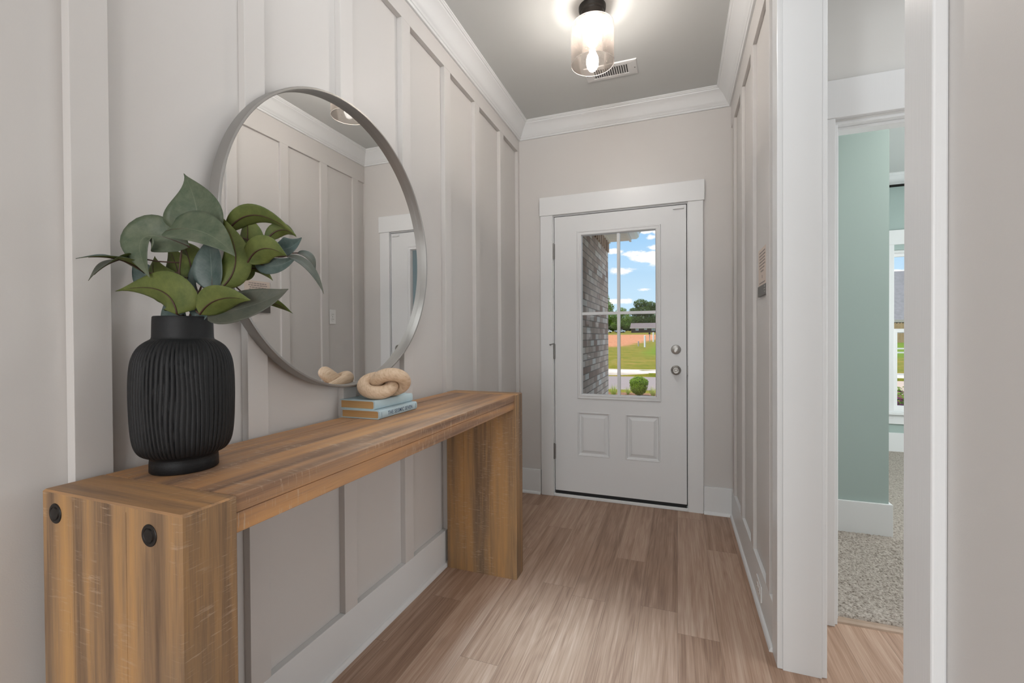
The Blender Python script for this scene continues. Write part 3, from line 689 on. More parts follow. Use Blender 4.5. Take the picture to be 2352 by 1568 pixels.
# ---------------- leafy branches ----------------
LEAVES = [
  ('cb', (-0.9716, 0.6791, 1.4051), (-0.9544, 0.6701, 1.4718), (-1.0117, 0.6763, 1.5448), 0.118, (0.479, -0.871, 0.107)),
  ('c', (-1.0162, 0.6414, 1.4127), (-0.8898, 0.6347, 1.4208), (-0.8241, 0.6476, 1.3475), 0.082, (0.346, -0.785, 0.514)),
  ('l', (-0.9904, 0.6719, 1.3829), (-1.1034, 0.5989, 1.4467), (-1.0161, 0.6085, 1.3097), 0.086, (0.241, -0.947, 0.214)),
  ('l', (-1.0825, 0.6375, 1.3278), (-1.0411, 0.5677, 1.3591), (-1.065, 0.5108, 1.3359), 0.032, (0.142, -0.372, 0.917)),
  ('l', (-1.0712, 0.6099, 1.3558), (-1.0522, 0.5528, 1.3431), (-1.061, 0.5278, 1.2962), 0.034, (0.014, -0.928, 0.372)),
  ('lb', (-0.974, 0.6339, 1.2344), (-0.9627, 0.6175, 1.3102), (-1.1176, 0.6028, 1.2851), 0.1, (-0.23, 0.914, 0.335)),
  ('c', (-0.9199, 0.6432, 1.2335), (-0.8746, 0.639, 1.2794), (-0.7959, 0.6571, 1.2595), 0.06, (-0.297, 0.814, 0.499)),
  ('r', (-0.9257, 0.6623, 1.2341), (-0.806, 0.6745, 1.2424), (-0.7494, 0.7065, 1.2849), 0.07, (0.416, -0.839, 0.352)),
  ('r', (-0.8853, 0.7309, 1.2749), (-0.8214, 0.7331, 1.2684), (-0.781, 0.7477, 1.2369), 0.022, (-0.308, 0.844, 0.439)),
  ('c', (-0.9252, 0.6737, 1.2869), (-0.9166, 0.6667, 1.3398), (-0.9409, 0.6797, 1.4027), 0.074, (0.202, -0.973, 0.108)),
  ('c', (-0.8952, 0.6741, 1.2922), (-0.8404, 0.6948, 1.3437), (-0.9276, 0.6957, 1.4493), 0.058, (-0.611, 0.766, 0.2)),
  ('r', (-0.9319, 0.7152, 1.4207), (-0.8669, 0.7185, 1.4913), (-0.7743, 0.7517, 1.4061), 0.046, (-0.251, 0.693, 0.676)),
  ('r', (-0.8936, 0.7287, 1.3659), (-0.8961, 0.739, 1.4136), (-0.9003, 0.7378, 1.4595), 0.066, (-0.154, 0.984, 0.088)),
  ('r', (-0.8689, 0.7595, 1.4055), (-0.8458, 0.7791, 1.4506), (-0.8129, 0.7909, 1.4139), 0.034, (-0.275, 0.757, 0.593)),
  ('r', (-0.8645, 0.7073, 1.3436), (-0.8329, 0.7088, 1.3976), (-0.7675, 0.7218, 1.3562), 0.06, (-0.227, 0.925, 0.305)),
  ('r', (-0.8466, 0.7569, 1.3858), (-0.804, 0.7618, 1.3699), (-0.7705, 0.7638, 1.4038), 0.05, (0.515, -0.796, 0.317)),
  ('r', (-0.8744, 0.7357, 1.3521), (-0.8171, 0.7352, 1.3262), (-0.7711, 0.7525, 1.3616), 0.036, (0.439, -0.893, -0.096)),
  ('r', (-0.7949, 0.7758, 1.374), (-0.7648, 0.7869, 1.3738), (-0.7571, 0.7894, 1.337), 0.02, (0.541, -0.564, 0.624)),
  ('r', (-0.792, 0.7448, 1.3617), (-0.7342, 0.7553, 1.3507), (-0.7104, 0.7634, 1.2779), 0.02, (0.645, -0.568, 0.512)),
  ('l', (-1.0368, 0.6645, 1.275), (-1.0763, 0.6395, 1.3055), (-1.0834, 0.6588, 1.367), 0.085, (-0.201, 0.975, 0.089)),
  ('l', (-1.0302, 0.6777, 1.294), (-1.0405, 0.685, 1.341), (-1.0769, 0.6827, 1.3891), 0.078, (-0.529, 0.844, 0.095)),
  ('l', (-1.0147, 0.6944, 1.3225), (-1.0393, 0.7071, 1.3722), (-1.0612, 0.6994, 1.4074), 0.066, (-0.244, 0.965, 0.095)),
  ('c', (-0.976, 0.6763, 1.2871), (-1.0088, 0.6859, 1.3257), (-1.0017, 0.6996, 1.3729), 0.034, (-0.203, -0.972, 0.116)),
  ('r', (-0.8984, 0.7374, 1.3402), (-0.8725, 0.747, 1.3446), (-0.8467, 0.7561, 1.3123), 0.022, (-0.292, 0.801, 0.522)),
  ('l', (-0.9868, 0.6611, 1.228), (-1.0263, 0.6573, 1.234), (-1.0601, 0.6665, 1.276), 0.062, (0.133, -0.984, 0.118)),
  ('c', (-0.9723, 0.6664, 1.2279), (-0.9557, 0.6726, 1.2375), (-0.9755, 0.687, 1.2746), 0.04, (0.621, -0.775, 0.112)),
  ('l', (-1.0769, 0.683, 1.4123), (-1.105, 0.6835, 1.4381), (-1.1226, 0.6771, 1.441), 0.012, (0.264, -0.706, 0.658)),
  ('l', (-1.0665, 0.675, 1.2907), (-1.1249, 0.6643, 1.3152), (-1.1509, 0.6553, 1.371), 0.06, (0.014, -0.945, 0.326)),
  ('l', (-1.0008, 0.6683, 1.4021), (-1.0154, 0.6522, 1.3943), (-1.031, 0.6467, 1.4195), 0.03, (-0.227, 0.925, 0.305)),
  ('r', (-0.907, 0.7339, 1.3127), (-0.9072, 0.7395, 1.341), (-0.8963, 0.7437, 1.364), 0.034, (-0.338, 0.92, 0.197)),
]
STEMS = {
  'l': [(-1.002, 0.667, 0.93), (-1.0012, 0.6664, 1.2205), (-1.0095, 0.6638, 1.2739), (-1.0114, 0.6636, 1.3274), (-1.0029, 0.6676, 1.4119)],
  'c': [(-1.002, 0.667, 0.93), (-0.9827, 0.6625, 1.22), (-0.9618, 0.6708, 1.2816), (-0.955, 0.6846, 1.3449), (-0.9773, 0.6878, 1.4276)],
  'r': [(-1.002, 0.667, 0.93), (-0.9845, 0.6725, 1.2204), (-0.9439, 0.6987, 1.2744), (-0.8889, 0.7195, 1.3371), (-0.8937, 0.7344, 1.4033)],
}

def leaf_mat(name, c1, c2, rough, vein):
    t = NT(name); v = t.coord('UV'); s = t.sep(v); n = t.noise(t.world(), 26, 5, 0.65); f = t.noise(t.world(), 320, 2)
    c = t.mix(t.m('ADD', t.m('MULTIPLY', n, 2.4), -0.7, clamp=True), c1, c2)
    c = t.mix(t.m('MULTIPLY', f, 0.15), c, tuple(x * .6 for x in c1))
    a = t.m('ABSOLUTE', t.m('SUBTRACT', s[1], 0.5))
    vn = t.m('SINE', t.m('MULTIPLY', t.m('SUBTRACT', s[0], t.m('MULTIPLY', a, 0.5)), 95))
    vn = t.m('MULTIPLY', t.m('SUBTRACT', vn, 0.90), 8, clamp=True)
    c = t.mix(t.m('MULTIPLY', vn, 0.14), c, vein)
    mid = t.m('LESS_THAN', a, 0.011); c = t.mix(t.m('MULTIPLY', mid, 0.5), c, vein)
    t.bsdf(c, rough, spec=0.35, bump=t.m('SUBTRACT', 0.0, vn), bstr=0.08, bdist=0.001); return t.mat
TOPS = [leaf_mat('leaf_upper_grey_green', (0.050, 0.082, 0.046), (0.145, 0.165, 0.108), 0.45, (0.17, 0.19, 0.13)),
        leaf_mat('leaf_upper_blue_green', (0.050, 0.085, 0.076), (0.135, 0.170, 0.158), 0.42, (0.20, 0.25, 0.22)),
        leaf_mat('leaf_upper_dark', (0.065, 0.075, 0.058), (0.105, 0.105, 0.080), 0.5, (0.15, 0.15, 0.12))]
UNDER = leaf_mat('leaf_underside_olive', (0.072, 0.102, 0.022), (0.155, 0.180, 0.046), 0.6, (0.06, 0.05, 0.02))
RIB = plain('brown_midrib', (0.060, 0.026, 0.016), 0.55)
STEMM = plain('brown_stem', (0.085, 0.045, 0.030), 0.65, var=0.4, vscale=120)
def make_leaf(B, M, T, w, n, parent, top, stem_pt, seed, broad=False):
    rg = random.Random(seed)
    B, M, T, N0 = Vector(B), Vector(M), Vector(T), Vector(n)
    nu, nv = 22, 11; rows = []; ctr = []; nrm = []
    Q = 2 * M - (B + T) / 2 if False else M
    L = (T - B).length
    up = N0.normalized()
    wav = rg.uniform(0, 6)
    for i in range(nu):
        t = i / (nu - 1)
        p = B * (1 - t) ** 2 + Q * 2 * t * (1 - t) + T * t * t
        tg = ((Q - B) * 2 * (1 - t) + (T - Q) * 2 * t).normalized()
        sd = tg.cross(up).normalized(); nn = sd.cross(tg).normalized()
        prof = math.sin(PI * min(1, t ** (0.5 if broad else 0.72))) ** (1.0 if broad else 0.72) * (1 - t ** 5 * .55) if t < 1 else 0
        prof = max(prof, 0.012)
        row = []
        for j in range(nv):
            s = (j / (nv - 1)) * 2 - 1
            off = sd * (s * w / 2 * prof)
            cup = (abs(s) ** 1.4) * w * 0.16 * prof + math.sin(t * 9 + wav + s * 1.5) * w * .018 * abs(s)
            row.append(p + off + nn * cup)
        rows.append(row); ctr.append(p); nrm.append(nn)
    th = 0.0007
    vs = []; fs = []; mi = []; uv = []
    for sgn in (1, -1):
        for i in range(nu):
            for j in range(nv): vs.append(rows[i][j] + nrm[i] * (th / 2 * sgn)); uv.append((i / (nu - 1), j / (nv - 1)))
    K = nu * nv
    m = MB()
    for i in range(nu - 1):
        for j in range(nv - 1):
            a = i * nv + j; fs.append((a, a + 1, a + nv + 1, a + nv)); mi.append(0)
            fs.append((K + a, K + a + nv, K + a + nv + 1, K + a + 1)); mi.append(1)
    for i in range(nu - 1):
        a = i * nv; fs.append((a, a + nv, K + a + nv, K + a)); mi.append(0)
        a = i * nv + nv - 1; fs.append((a, K + a, K + a + nv, a + nv)); mi.append(0)
    m.v = [tuple(q) for q in vs]; m.f = fs; m.m = mi
    nv0 = len(m.v)
    k = nu - 3
    m.tube([ctr[i] - nrm[i] * 0.0009 for i in range(k)], [0.0016 * (1 - i / k) + .0003 for i in range(k)], 6, mi=2)
    if stem_pt is not None:
        a = ctr[0]; b = Vector(stem_pt)
        if (a - b).length > .004: m.tube([b, b.lerp(a, .5) + Vector((0, 0, -.003)), a], [.0017, .0014, .0014], 6, mi=3)
    o = m.build('leaf', [top, UNDER, RIB, STEMM], parent, smooth=True, recalc=False)
    me = o.data; ul = me.uv_layers.new(name='uv')
    for l in me.loops:
        ul.data[l.index].uv = uv[l.vertex_index] if l.vertex_index < nv0 else (0.3, 0.2)
    return o
def catp(P, k=8):
    return [Vector(q) for q in catmull([tuple(p) for p in P], k)]
BR = {'l': ('leafy_branch', 'left branch of broad green leaves in the black vase, drooping toward the wall end'),
      'c': ('leafy_branch', 'middle branch in the black vase carrying the tallest upright leaf'),
      'r': ('leafy_branch', 'right branch in the black vase reaching across the round mirror')}
topmap = {0: 0, 1: 0, 2: 0, 3: 1, 4: 2, 5: 2, 6: 0, 7: 2, 9: 1, 15: 1, 16: 1, 17: 2, 18: 2, 22: 1, 24: 1, 25: 1, 26: 2, 27: 1}
roots = {}; stems = {}
for k in 'lcr':
    e = empty(BR[k][0], (VX, VY, TZ + .23)); tag(e, BR[k][1], 'artificial branch', 'leafy branches in the vase'); roots[k] = e
    P = STEMS[k]; P = [(VX + {'l': -.02, 'c': .0, 'r': .02}[k], VY, TZ + .224)] + P[1:]
    pts = catp(P); stems[k] = pts
    m = MB(); n = len(pts); m.tube(pts, [.0030 - .0015 * i / n + .0004 * math.sin(i * 1.7) for i in range(n)], 8)
    m.build('stem', STEMM, e, smooth=True)
for i, (bb, B, M, T, w, n) in enumerate(LEAVES):
    b = bb[0]
    sp = min(stems[b], key=lambda q: (q - Vector(B)).length)
    make_leaf(B, M, T, w, n, roots[b], TOPS[topmap.get(i, 0)], sp, i, len(bb) > 1)

# ---------------- books and wooden knot ----------------
def cloth(name, c):
    t = NT(name); n = t.noise(t.coord(), 900, 2); n2 = t.noise(t.coord(), 30, 3)
    col = t.mix(n2, c, tuple(min(1, x * 1.12) for x in c)); t.bsdf(col, 0.75, spec=0.2, bump=n, bstr=0.25, bdist=0.0006); return t.mat
PAGES = NT('tan_page_edges'); pv = PAGES.coord(); ps = PAGES.sep(pv)
PAGES.bsdf(PAGES.mix(PAGES.noise(PAGES.xyz(PAGES.m('MULTIPLY', ps[0], 8), PAGES.m('MULTIPLY', ps[1], 8), PAGES.m('MULTIPLY', ps[2], 900)), 1, 3), (0.38, 0.20, 0.075), (0.66, 0.42, 0.20)), 0.8, spec=0.1); PAGES = PAGES.mat
def book(label, x, y, z, rz, W, Ln, th, c, title=None):
    """spine along +x side, local origin at the spine's near bottom corner"""
    b = empty('book', (x, y, z), rz); tag(b, label, 'book', 'two pale blue books under the wooden knot')
    cm = cloth('pale_blue_cloth', c)
    m = MB(); ct = .0026
    pr = [(-W, 0), (-W, ct), (-.010, ct), (-.0065, ct + .0014), (-.0045, ct + .004), (-.0045, th - ct - .004), (-.0065, th - ct - .0014), (-.010, th - ct), (-W, th - ct), (-W, th), (-.004, th), (-.001, th - .002), (.0012, th - .007), (.0016, th / 2), (.0012, .007), (-.001, .002), (-.004, 0)]
    n = len(pr)
    vs = [(u, 0, w) for u, w in pr] + [(u, Ln, w) for u, w in pr]
    fs = [(i, (i + 1) % n, n + (i + 1) % n, n + i) for i in range(n)]
    # end caps split in quads/tris following the C shape
    def caps(o_, rev):
        L_ = [(0, 1, 2, 16), (2, 3, 15, 16), (3, 4, 14, 15), (4, 5, 12, 13, 14), (5, 6, 11, 12), (6, 7, 10, 11), (7, 8, 9, 10)]
        return [tuple(o_ + i for i in (q[::-1] if rev else q)) for q in L_]
    m.add(vs, fs + caps(0, False) + caps(n, True))
    o = m.build('cover', cm, b, off=(0, 0, 0)); smooth_by_angle(o, 0.5)
    m = MB(); m.box(-W + .004, -.005, .0035, Ln - .0035, ct + .0001, th - ct - .0001)
    m.build('page_block', PAGES, b, off=(0, 0, 0))
    if title:
        ink = plain('dark_blue_ink', (0.045, 0.085, 0.15), 0.6)
        def txt(s, size, yy, zz, nm, sx=1.0, rot=0):
            cu = bpy.data.curves.new(nm, 'FONT'); cu.body = s; cu.size = size; cu.align_x = 'CENTER'; cu.align_y = 'CENTER'; cu.extrude = .0001; cu.offset = size * .011; cu.space_character = 1.07
            tmp = bpy.data.objects.new(nm, cu); C.objects.link(tmp)
            dg = bpy.context.evaluated_depsgraph_get(); me = bpy.data.meshes.new_from_object(tmp.evaluated_get(dg)); bpy.data.objects.remove(tmp)
            Rm = Matrix(((0, 0, 1, .0018), (1, 0, 0, yy), (0, 1, 0, zz), (0, 0, 0, 1)))
            me.transform(Rm @ Matrix.Rotation(rot, 4, 'Z') @ Matrix.Diagonal((sx, 1, 1, 1))); me.materials.clear(); me.materials.append(ink)
            return put(bpy.data.objects.new(nm, me), b)
        txt(title, .0186, Ln * .53, th / 2, 'spine_title', 0.93)
        for yy in (.012, Ln - .010):
            m = MB()
            for q in range(7): m.box(.0014, .0019, yy - .0015, yy + .0010, th * .2 + q * th * .085, th * .2 + q * th * .085 + th * .055)
            m.build('spine_mark', plain('faint_ink', (0.16, 0.23, 0.30), 0.6), b, off=(0, 0, 0))
    return b
book('pale blue book titled THE SEISMIC SEVEN, lower of the two on the console', -0.957, 1.280, TZ, 0.020, .160, .242, .0295, (0.43, 0.535, 0.575), 'THE SEISMIC SEVEN')
book('pale blue book with blank spine, upper of the two, under the wooden knot', -0.984, 1.290, TZ + .0297, -0.006, .150, .234, .0310, (0.44, 0.545, 0.575))

def knot():
    t = NT('light_ash_wood'); v = t.coord(); s = t.sep(v)
    r = t.noise(t.xyz(t.m('MULTIPLY', t.m('ADD', s[0], t.m('MULTIPLY', s[2], .6)), 170), t.m('MULTIPLY', t.m('ADD', s[1], t.m('MULTIPLY', s[2], .4)), 14), t.m('MULTIPLY', s[2], 90)), 1, 2, 0.5, 0.3)
    f = t.noise(t.xyz(t.m('MULTIPLY', s[0], 500), t.m('MULTIPLY', s[1], 30), t.m('MULTIPLY', s[2], 500)), 1, 3)
    c = t.ramp(t.m('ADD', t.m('MULTIPLY', r, .75), t.m('MULTIPLY', f, .25)), [(0.30, (0.46, 0.315, 0.20)), (0.45, (0.58, 0.42, 0.285)), (0.70, (0.68, 0.52, 0.375))])
    t.bsdf(c, 0.5, spec=0.3, bump=f, bstr=0.08, bdist=0.001)
    z0 = TZ + .0297 + .0310
    d = Vector((-.60, .79, -.12)).normalized(); rr = d.cross(Vector((0, 0, 1))).normalized(); uu = rr.cross(d)
    CX = Vector(KC)
    m = MB(); R_, r_ = .0455, .0238
    for ox, oz, cz, tilt in ((-.0225, -.0045, 0.80, .20), (.0225, .0045, -0.80, -.22)):
        nrm = (-d * .60 + uu * cz).normalized()
        major = (rr * math.cos(tilt) + uu * math.sin(tilt)); major = (major - nrm * major.dot(nrm)).normalized(); minor = nrm.cross(major)
        cc = CX + rr * ox + uu * oz
        pts = [cc + major * (R_ * 1.08 * math.cos(a)) + minor * (R_ * math.sin(a)) for a in [i * 2 * PI / 64 for i in range(64)]]
        m.tube(pts, r_, 28, closed=True)
    zmin = min(q[2] for q in m.v); dz = z0 - zmin + .0003
    m.v = [(a, b, c + dz) for a, b, c in m.v]
    o = m.build('wooden_knot', t.mat, smooth=True, off=tuple(CX)); o.location = CX
    tag(o, 'pale carved wood knot of two linked loops on the upper book', 'ornament')
KC = (-1.005, 1.375, 1.0)
knot()

# ---------------- plates and sign on the right wall ----------------
PLW = plain('white_plastic', (0.80, 0.80, 0.79), 0.3)
def outlet(name, label, x, y, z, horiz):
    e = empty(name, (x, y, z)); tag(e, label, 'outlet')
    a, b = (.0575, .035) if horiz else (.035, .0575)
    m = MB(); m.box(x - .005, x, y - a, y + a, z - b, z + b); m.build('cover_plate', PLW, e, bevel=.002)
    for s in (-1, 1):
        cy, cz = (y + s * .0195, z) if horiz else (y, z + s * .0195)
        m = MB(); m.lathe([(.0165, 0), (.0165, .0016), (.015, .0022), (.001, .0022)], 24, mat=Matrix.Translation((x - .005, cy, cz)) @ Matrix.Rotation(-PI / 2, 4, 'Y'))
        rc = m.build('receptacle', PLW, e)
        m = MB()
        for k in (-1, 1):
            if horiz: m.box(x - .0074, x - .0071, cy - .004, cy + .004, cz + k * .006 - .0012, cz + k * .006 + .0012)
            else: m.box(x - .0074, x - .0071, cy + k * .006 - .0012, cy + k * .006 + .0012, cz - .004, cz + .004)
        m.build('slots', BLACKRUB, rc, off=tuple(e.location))
    m = MB(); m.lathe([(.003, 0), (.0025, .001), (.0003, .0012)], 10, mat=Matrix.Translation((x - .005, y, z)) @ Matrix.Rotation(-PI / 2, 4, 'Y')); m.build('screw', HINGE, e)
outlet('power_outlet', 'white outlet plate set sideways into the right hand baseboard', XRB, 2.188, 0.088, True)
outlet('wall_plate', 'white duplex wall plate between battens, seen reflected in the round mirror', XR, 2.865, 1.355, False)

sg = empty('wall_sign', (XR, 2.184, 1.46)); tag(sg, 'small framed paper notice with dark strip, hung on the right wall panel', 'sign')
PAPER = plain('cream_paper', (0.66, 0.56, 0.49), 0.6); INK = plain('grey_print', (0.30, 0.26, 0.24), 0.6)
m = MB(); m.box(XR - .006, XR, 2.090, 2.278, 1.402, 1.562); m.build('paper_panel', PAPER, sg, bevel=.001)
m = MB(); m.box(XR - .009, XR, 2.090, 2.278, 1.356, 1.401); m.build('dark_strip', plain('grey_brown_strip', (0.11, 0.10, 0.09), 0.4), sg, bevel=.001)
m = MB(); rg = random.Random(3); z = 1.545
for ln in range(7):
    wd = [.13, .14, .12, .13, .14, .12, .07][ln]; y = 2.184 + wd / 2
    while y > 2.184 - wd / 2 + .006:
        k = rg.uniform(.008, .024); m.box(XR - .0066, XR - .006, max(y - k, 2.184 - wd / 2), y, z - .0035, z + .0025); y -= k + .004
    z -= .0135
m.box(XR - .0066, XR - .006, 2.180, 2.188, 1.432, 1.445); m.box(XR - .0066, XR - .006, 2.12, 2.25, 1.411, 1.415)
m.build('printed_lines', INK, sg)
m = MB()
for q, (a, b) in enumerate(((2.10, 2.118), (2.098, 2.126), (2.10, 2.122))): m.box(XR - .0096, XR - .009, a, b, 1.366 + q * .011, 1.371 + q * .011)
m.build('strip_lettering', plain('pale_print', (0.42, 0.40, 0.38), 0.6), sg)

# ---------------- outside: porch, brick wall, eave ----------------
m = MB(); m.box(-1.06, -0.862, 3.41, 6.06, -0.30, 2.30)
k = 0
y = 3.41
while y < 6.04:      # soldier course under the eave, every other brick proud
    k += 1; m.box(-1.06, -0.862 + (.018 if k % 2 else 0), y, min(y + .060, 6.06), 2.30, 2.455, 1); y += .0677
SB = NT('soldier_course_brick'); _w = SB.sep(SB.world())
SB.bsdf(SB.ramp(SB.white(SB.xyz(SB.m('FLOOR', SB.m('DIVIDE', SB.m('SUBTRACT', _w[1], 3.41), 0.0677)), 1.5, 2.5)).outputs[0], [(0, (0.36, 0.22, 0.15)), (.5, (0.50, 0.33, 0.23)), (1, (0.62, 0.45, 0.33))]), 0.9, spec=0.15)
o = m.build('brick_wall', [BRICK, SB.mat]); tag(o, 'brown mixed brick wing wall outside, left side of the door glass', 'wall')
ev = empty('roof_eave', (-0.8, 4.8, 2.45)); tag(ev, 'cream eave with boxed soffit and white gutter above the brick wall', 'roof eave')
SOF = NT('cream_vinyl_soffit'); sp_ = SOF.sep(SOF.world()); gr_ = SOF.m('LESS_THAN', SOF.m('FRACT', SOF.m('DIVIDE', sp_[1], .10)), .08)
SOF.bsdf(SOF.mix(gr_, (0.80, 0.72, 0.60), (0.45, 0.39, 0.31)), 0.6); SOF = SOF.mat
m = MB(); m.box(-1.10, -0.575, 3.41, 6.13, 2.455, 2.475); m.build('soffit', SOF, ev)
m = MB(); m.box(-0.862, -0.835, 3.41, 6.10, 2.43, 2.457); m.build('frieze_trim', SOF, ev)
m = MB(); m.box(-0.590, -0.565, 3.41, 6.14, 2.440, 2.60); m.build('fascia', plain('cream_fascia', (0.78, 0.71, 0.62), 0.5), ev)
m = MB(); q = [(-.564, 2.60), (-.564, 2.475), (-.500, 2.475), (-.470, 2.500), (-.462, 2.54), (-.445, 2.56), (-.445, 2.60), (-.452, 2.60), (-.452, 2.562), (-.468, 2.545), (-.476, 2.505), (-.503, 2.482), (-.556, 2.482), (-.556, 2.60)]
m.prism(q, lambda u, w, t: (u, t, w), 3.41, 6.15); m.build('gutter', plain('white_gutter', (0.82, 0.83, 0.84), 0.35), ev)
m = MB(); m.add([(-.56, 3.41, 2.60), (-.56, 6.14, 2.60), (-1.8, 6.14, 3.15), (-1.8, 3.41, 3.15), (-.56, 3.41, 2.615), (-.56, 6.14, 2.615), (-1.8, 6.14, 3.165), (-1.8, 3.41, 3.165)], [(0, 1, 2, 3), (7, 6, 5, 4), (0, 4, 5, 1), (1, 5, 6, 2), (2, 6, 7, 3), (3, 7, 4, 0)])
m.build('shingle_slope', plain('grey_shingles', (0.12, 0.115, 0.12), 0.9, var=.4, vscale=30), ev)
quick('floor_porch', [(-0.862, 1.03, 3.40, 5.2, -0.30, -0.03)], plain('porch_concrete', (0.50, 0.47, 0.43), 0.8, var=.15, vscale=8))

# terrain with road, clay and grass
HP = [(3.0, -.14), (11.5, -.14), (11.9, -.32), (17.6, -.36), (17.9, -.34), (18.0, -.22), (18.6, -.16), (30, -.02), (43.5, .20), (70, .62), (125, 1.66), (206, 3.0), (330, 6.0), (600, 16)]
ca, sa = math.cos(0.16), math.sin(0.16)
def depth_of(x, y): return y
def gz(y):
    for (a, za), (b, zb) in zip(HP, HP[1:]):
        if y <= b: return za + (zb - za) * max(0, (y - a)) / (b - a)
    return HP[-1][1]
def terrain():
    t = NT('lawn_and_red_clay'); w = t.world(); s = t.sep(w)
    n1 = t.noise(w, 0.55, 4, 0.6); n2 = t.noise(w, 3.5, 5, 0.7); n3 = t.noise(w, 12, 3, 0.7); n0 = t.noise(w, 0.12, 3)
    grass = t.ramp(t.m('ADD', t.m('MULTIPLY', n2, .45), t.m('ADD', t.m('MULTIPLY', n3, .25), t.m('MULTIPLY', n1, .35))), [(0.40, (0.085, 0.125, 0.006)), (0.52, (0.17, 0.165, 0.014)), (0.62, (0.27, 0.19, 0.045))])
    right = t.m('MULTIPLY', t.m('ADD', t.m('ADD', s[0], 2.6), t.m('MULTIPLY', t.m('SUBTRACT', n1, .5), 3)), .9, clamp=True)
    lush = t.m('MULTIPLY', right, t.m('MULTIPLY', t.m('SUBTRACT', s[1], 27), .2, clamp=True)); lush = t.m('MULTIPLY', lush, t.m('LESS_THAN', s[1], 190))
    grass = t.mix(t.m('MULTIPLY', lush, .75), grass, (0.10, 0.21, 0.008))
    clay = t.ramp(n2, [(0.35, (0.30, 0.115, 0.05)), (0.5, (0.46, 0.20, 0.10)), (0.65, (0.60, 0.34, 0.20))])
    edge = t.m('ADD', s[0], t.m('ADD', t.m('MULTIPLY', t.m('SUBTRACT', n1, .5), 5), t.m('MULTIPLY', t.m('SUBTRACT', n2, .5), 2)))
    lim = t.m('ADD', -4.6, t.m('MULTIPLY', t.m('SUBTRACT', s[1], 43), .055))
    yb = t.m('ADD', s[1], t.m('MULTIPLY', t.m('SUBTRACT', n0, .5), 16))
    isclay = t.m('MULTIPLY', t.m('MULTIPLY', t.m('SUBTRACT', lim, edge), .8, clamp=True), t.m('MULTIPLY', t.m('MULTIPLY', t.m('SUBTRACT', yb, 43), .25, clamp=True), t.m('LESS_THAN', yb, 128)))
    c = t.mix(isclay, grass, clay)
    # pinkish asphalt street, mulch bed by the house
    yy = t.m('ADD', t.m('MULTIPLY', s[0], -0.05), s[1])
    road = t.m('MULTIPLY', t.m('GREATER_THAN', s[1], 11.85), t.m('LESS_THAN', s[1], 17.75))
    rc = t.mix(t.noise(w, 40, 4, .8), (0.235, 0.205, 0.20), (0.30, 0.265, 0.255))
    c = t.mix(road, c, rc)
    bed = t.m('LESS_THAN', s[1], 10.9); c = t.mix(bed, c, t.mix(t.noise(w, 30, 4, .8), (0.10, 0.05, 0.03), (0.33, 0.19, 0.12)))
    t.bsdf(c, 0.95, spec=0.1)
    m = MB(); xs = [-160 + i * 4 for i in range(71)]; ys = [3.41, 5, 8] + [p[0] for p in HP[1:]] + [60, 90, 105, 150, 175, 240, 280, 450]
    xs = sorted(set(xs + [-6, -3, -1.06, 1.03, 3, 6])); ys = sorted(set(ys)); vs = []
    for y in ys:
        for x in xs: vs.append((x, y, gz(y) + (0 if y < 20 else noise.noise(Vector((x * .05, y * .05, 0))) * min(.25, (y - 20) * .004))))
    nx = len(xs); fs = [(j * nx + i, j * nx + i + 1, (j + 1) * nx + i + 1, (j + 1) * nx + i) for j in range(len(ys) - 1) for i in range(nx - 1)
        if not (ys[j] < 6 and xs[i] >= -1.1 and xs[i] < 4.2)]
    m.add(vs, fs); o = m.build('ground', t.mat); o['kind'] = 'structure'
terrain()
# kerb
cm = plain('pale_concrete', (0.62, 0.55, 0.48), 0.85, var=.25, vscale=3)
m = MB(); pts = []; n = 120
for i in range(n):
    x = -30 + i * 0.7; yk = 18.05 + .14 * math.sin(x * .5); h = -.17 + .03 * math.sin(x * 1.3)
    for (dy, dz) in ((-.02, -.42), (0, -.24), (.04, -.20), (.10, -.17 + .015 * math.sin(x * 2)), (.9, -.13), (.95, -.25)): pts.append((x, yk + dy, dz + (.02 * math.sin(x) if dz > -.2 else 0)))
m.add(pts, [(i * 6 + j, (i + 1) * 6 + j, (i + 1) * 6 + j + 1, i * 6 + j + 1) for i in range(n - 1) for j in range(5)])
o = m.build('street_curb', cm, smooth=True); tag(o, 'pale concrete curb along the far side of the street', 'curb')

def foliage(m, blobs, n, size, mi=0, seed=1, flat=0.0, shell=0.55):
    """n leaf quads spread through ellipsoid blobs (cx, cy, cz, rx, ry, rz)"""
    rg = random.Random(seed); tot = sum(b[3] * b[4] for b in blobs)
    for b in blobs:
        for _ in range(int(n * b[3] * b[4] / tot)):
            while True:
                d = Vector((rg.gauss(0, 1), rg.gauss(0, 1), rg.gauss(0, 1)))
                if d.length > .1: break
            d.normalize(); r = shell + (1 - shell) * rg.random() ** .6
            p = Vector((b[0] + d.x * b[3] * r, b[1] + d.y * b[4] * r, b[2] + d.z * b[5] * r))
            nn = (d + Vector((rg.uniform(-.7, .7), rg.uniform(-.7, .7), rg.uniform(-.4, .9)))).normalized()
            a = nn.cross(Vector((rg.random(), rg.random(), rg.random() + .1))).normalized(); c = nn.cross(a); s = size * rg.uniform(.6, 1.3)
            m.add([p + a * s, p + c * s * .55, p - a * s, p - c * s * .55], [(0, 1, 2, 3)], mi)
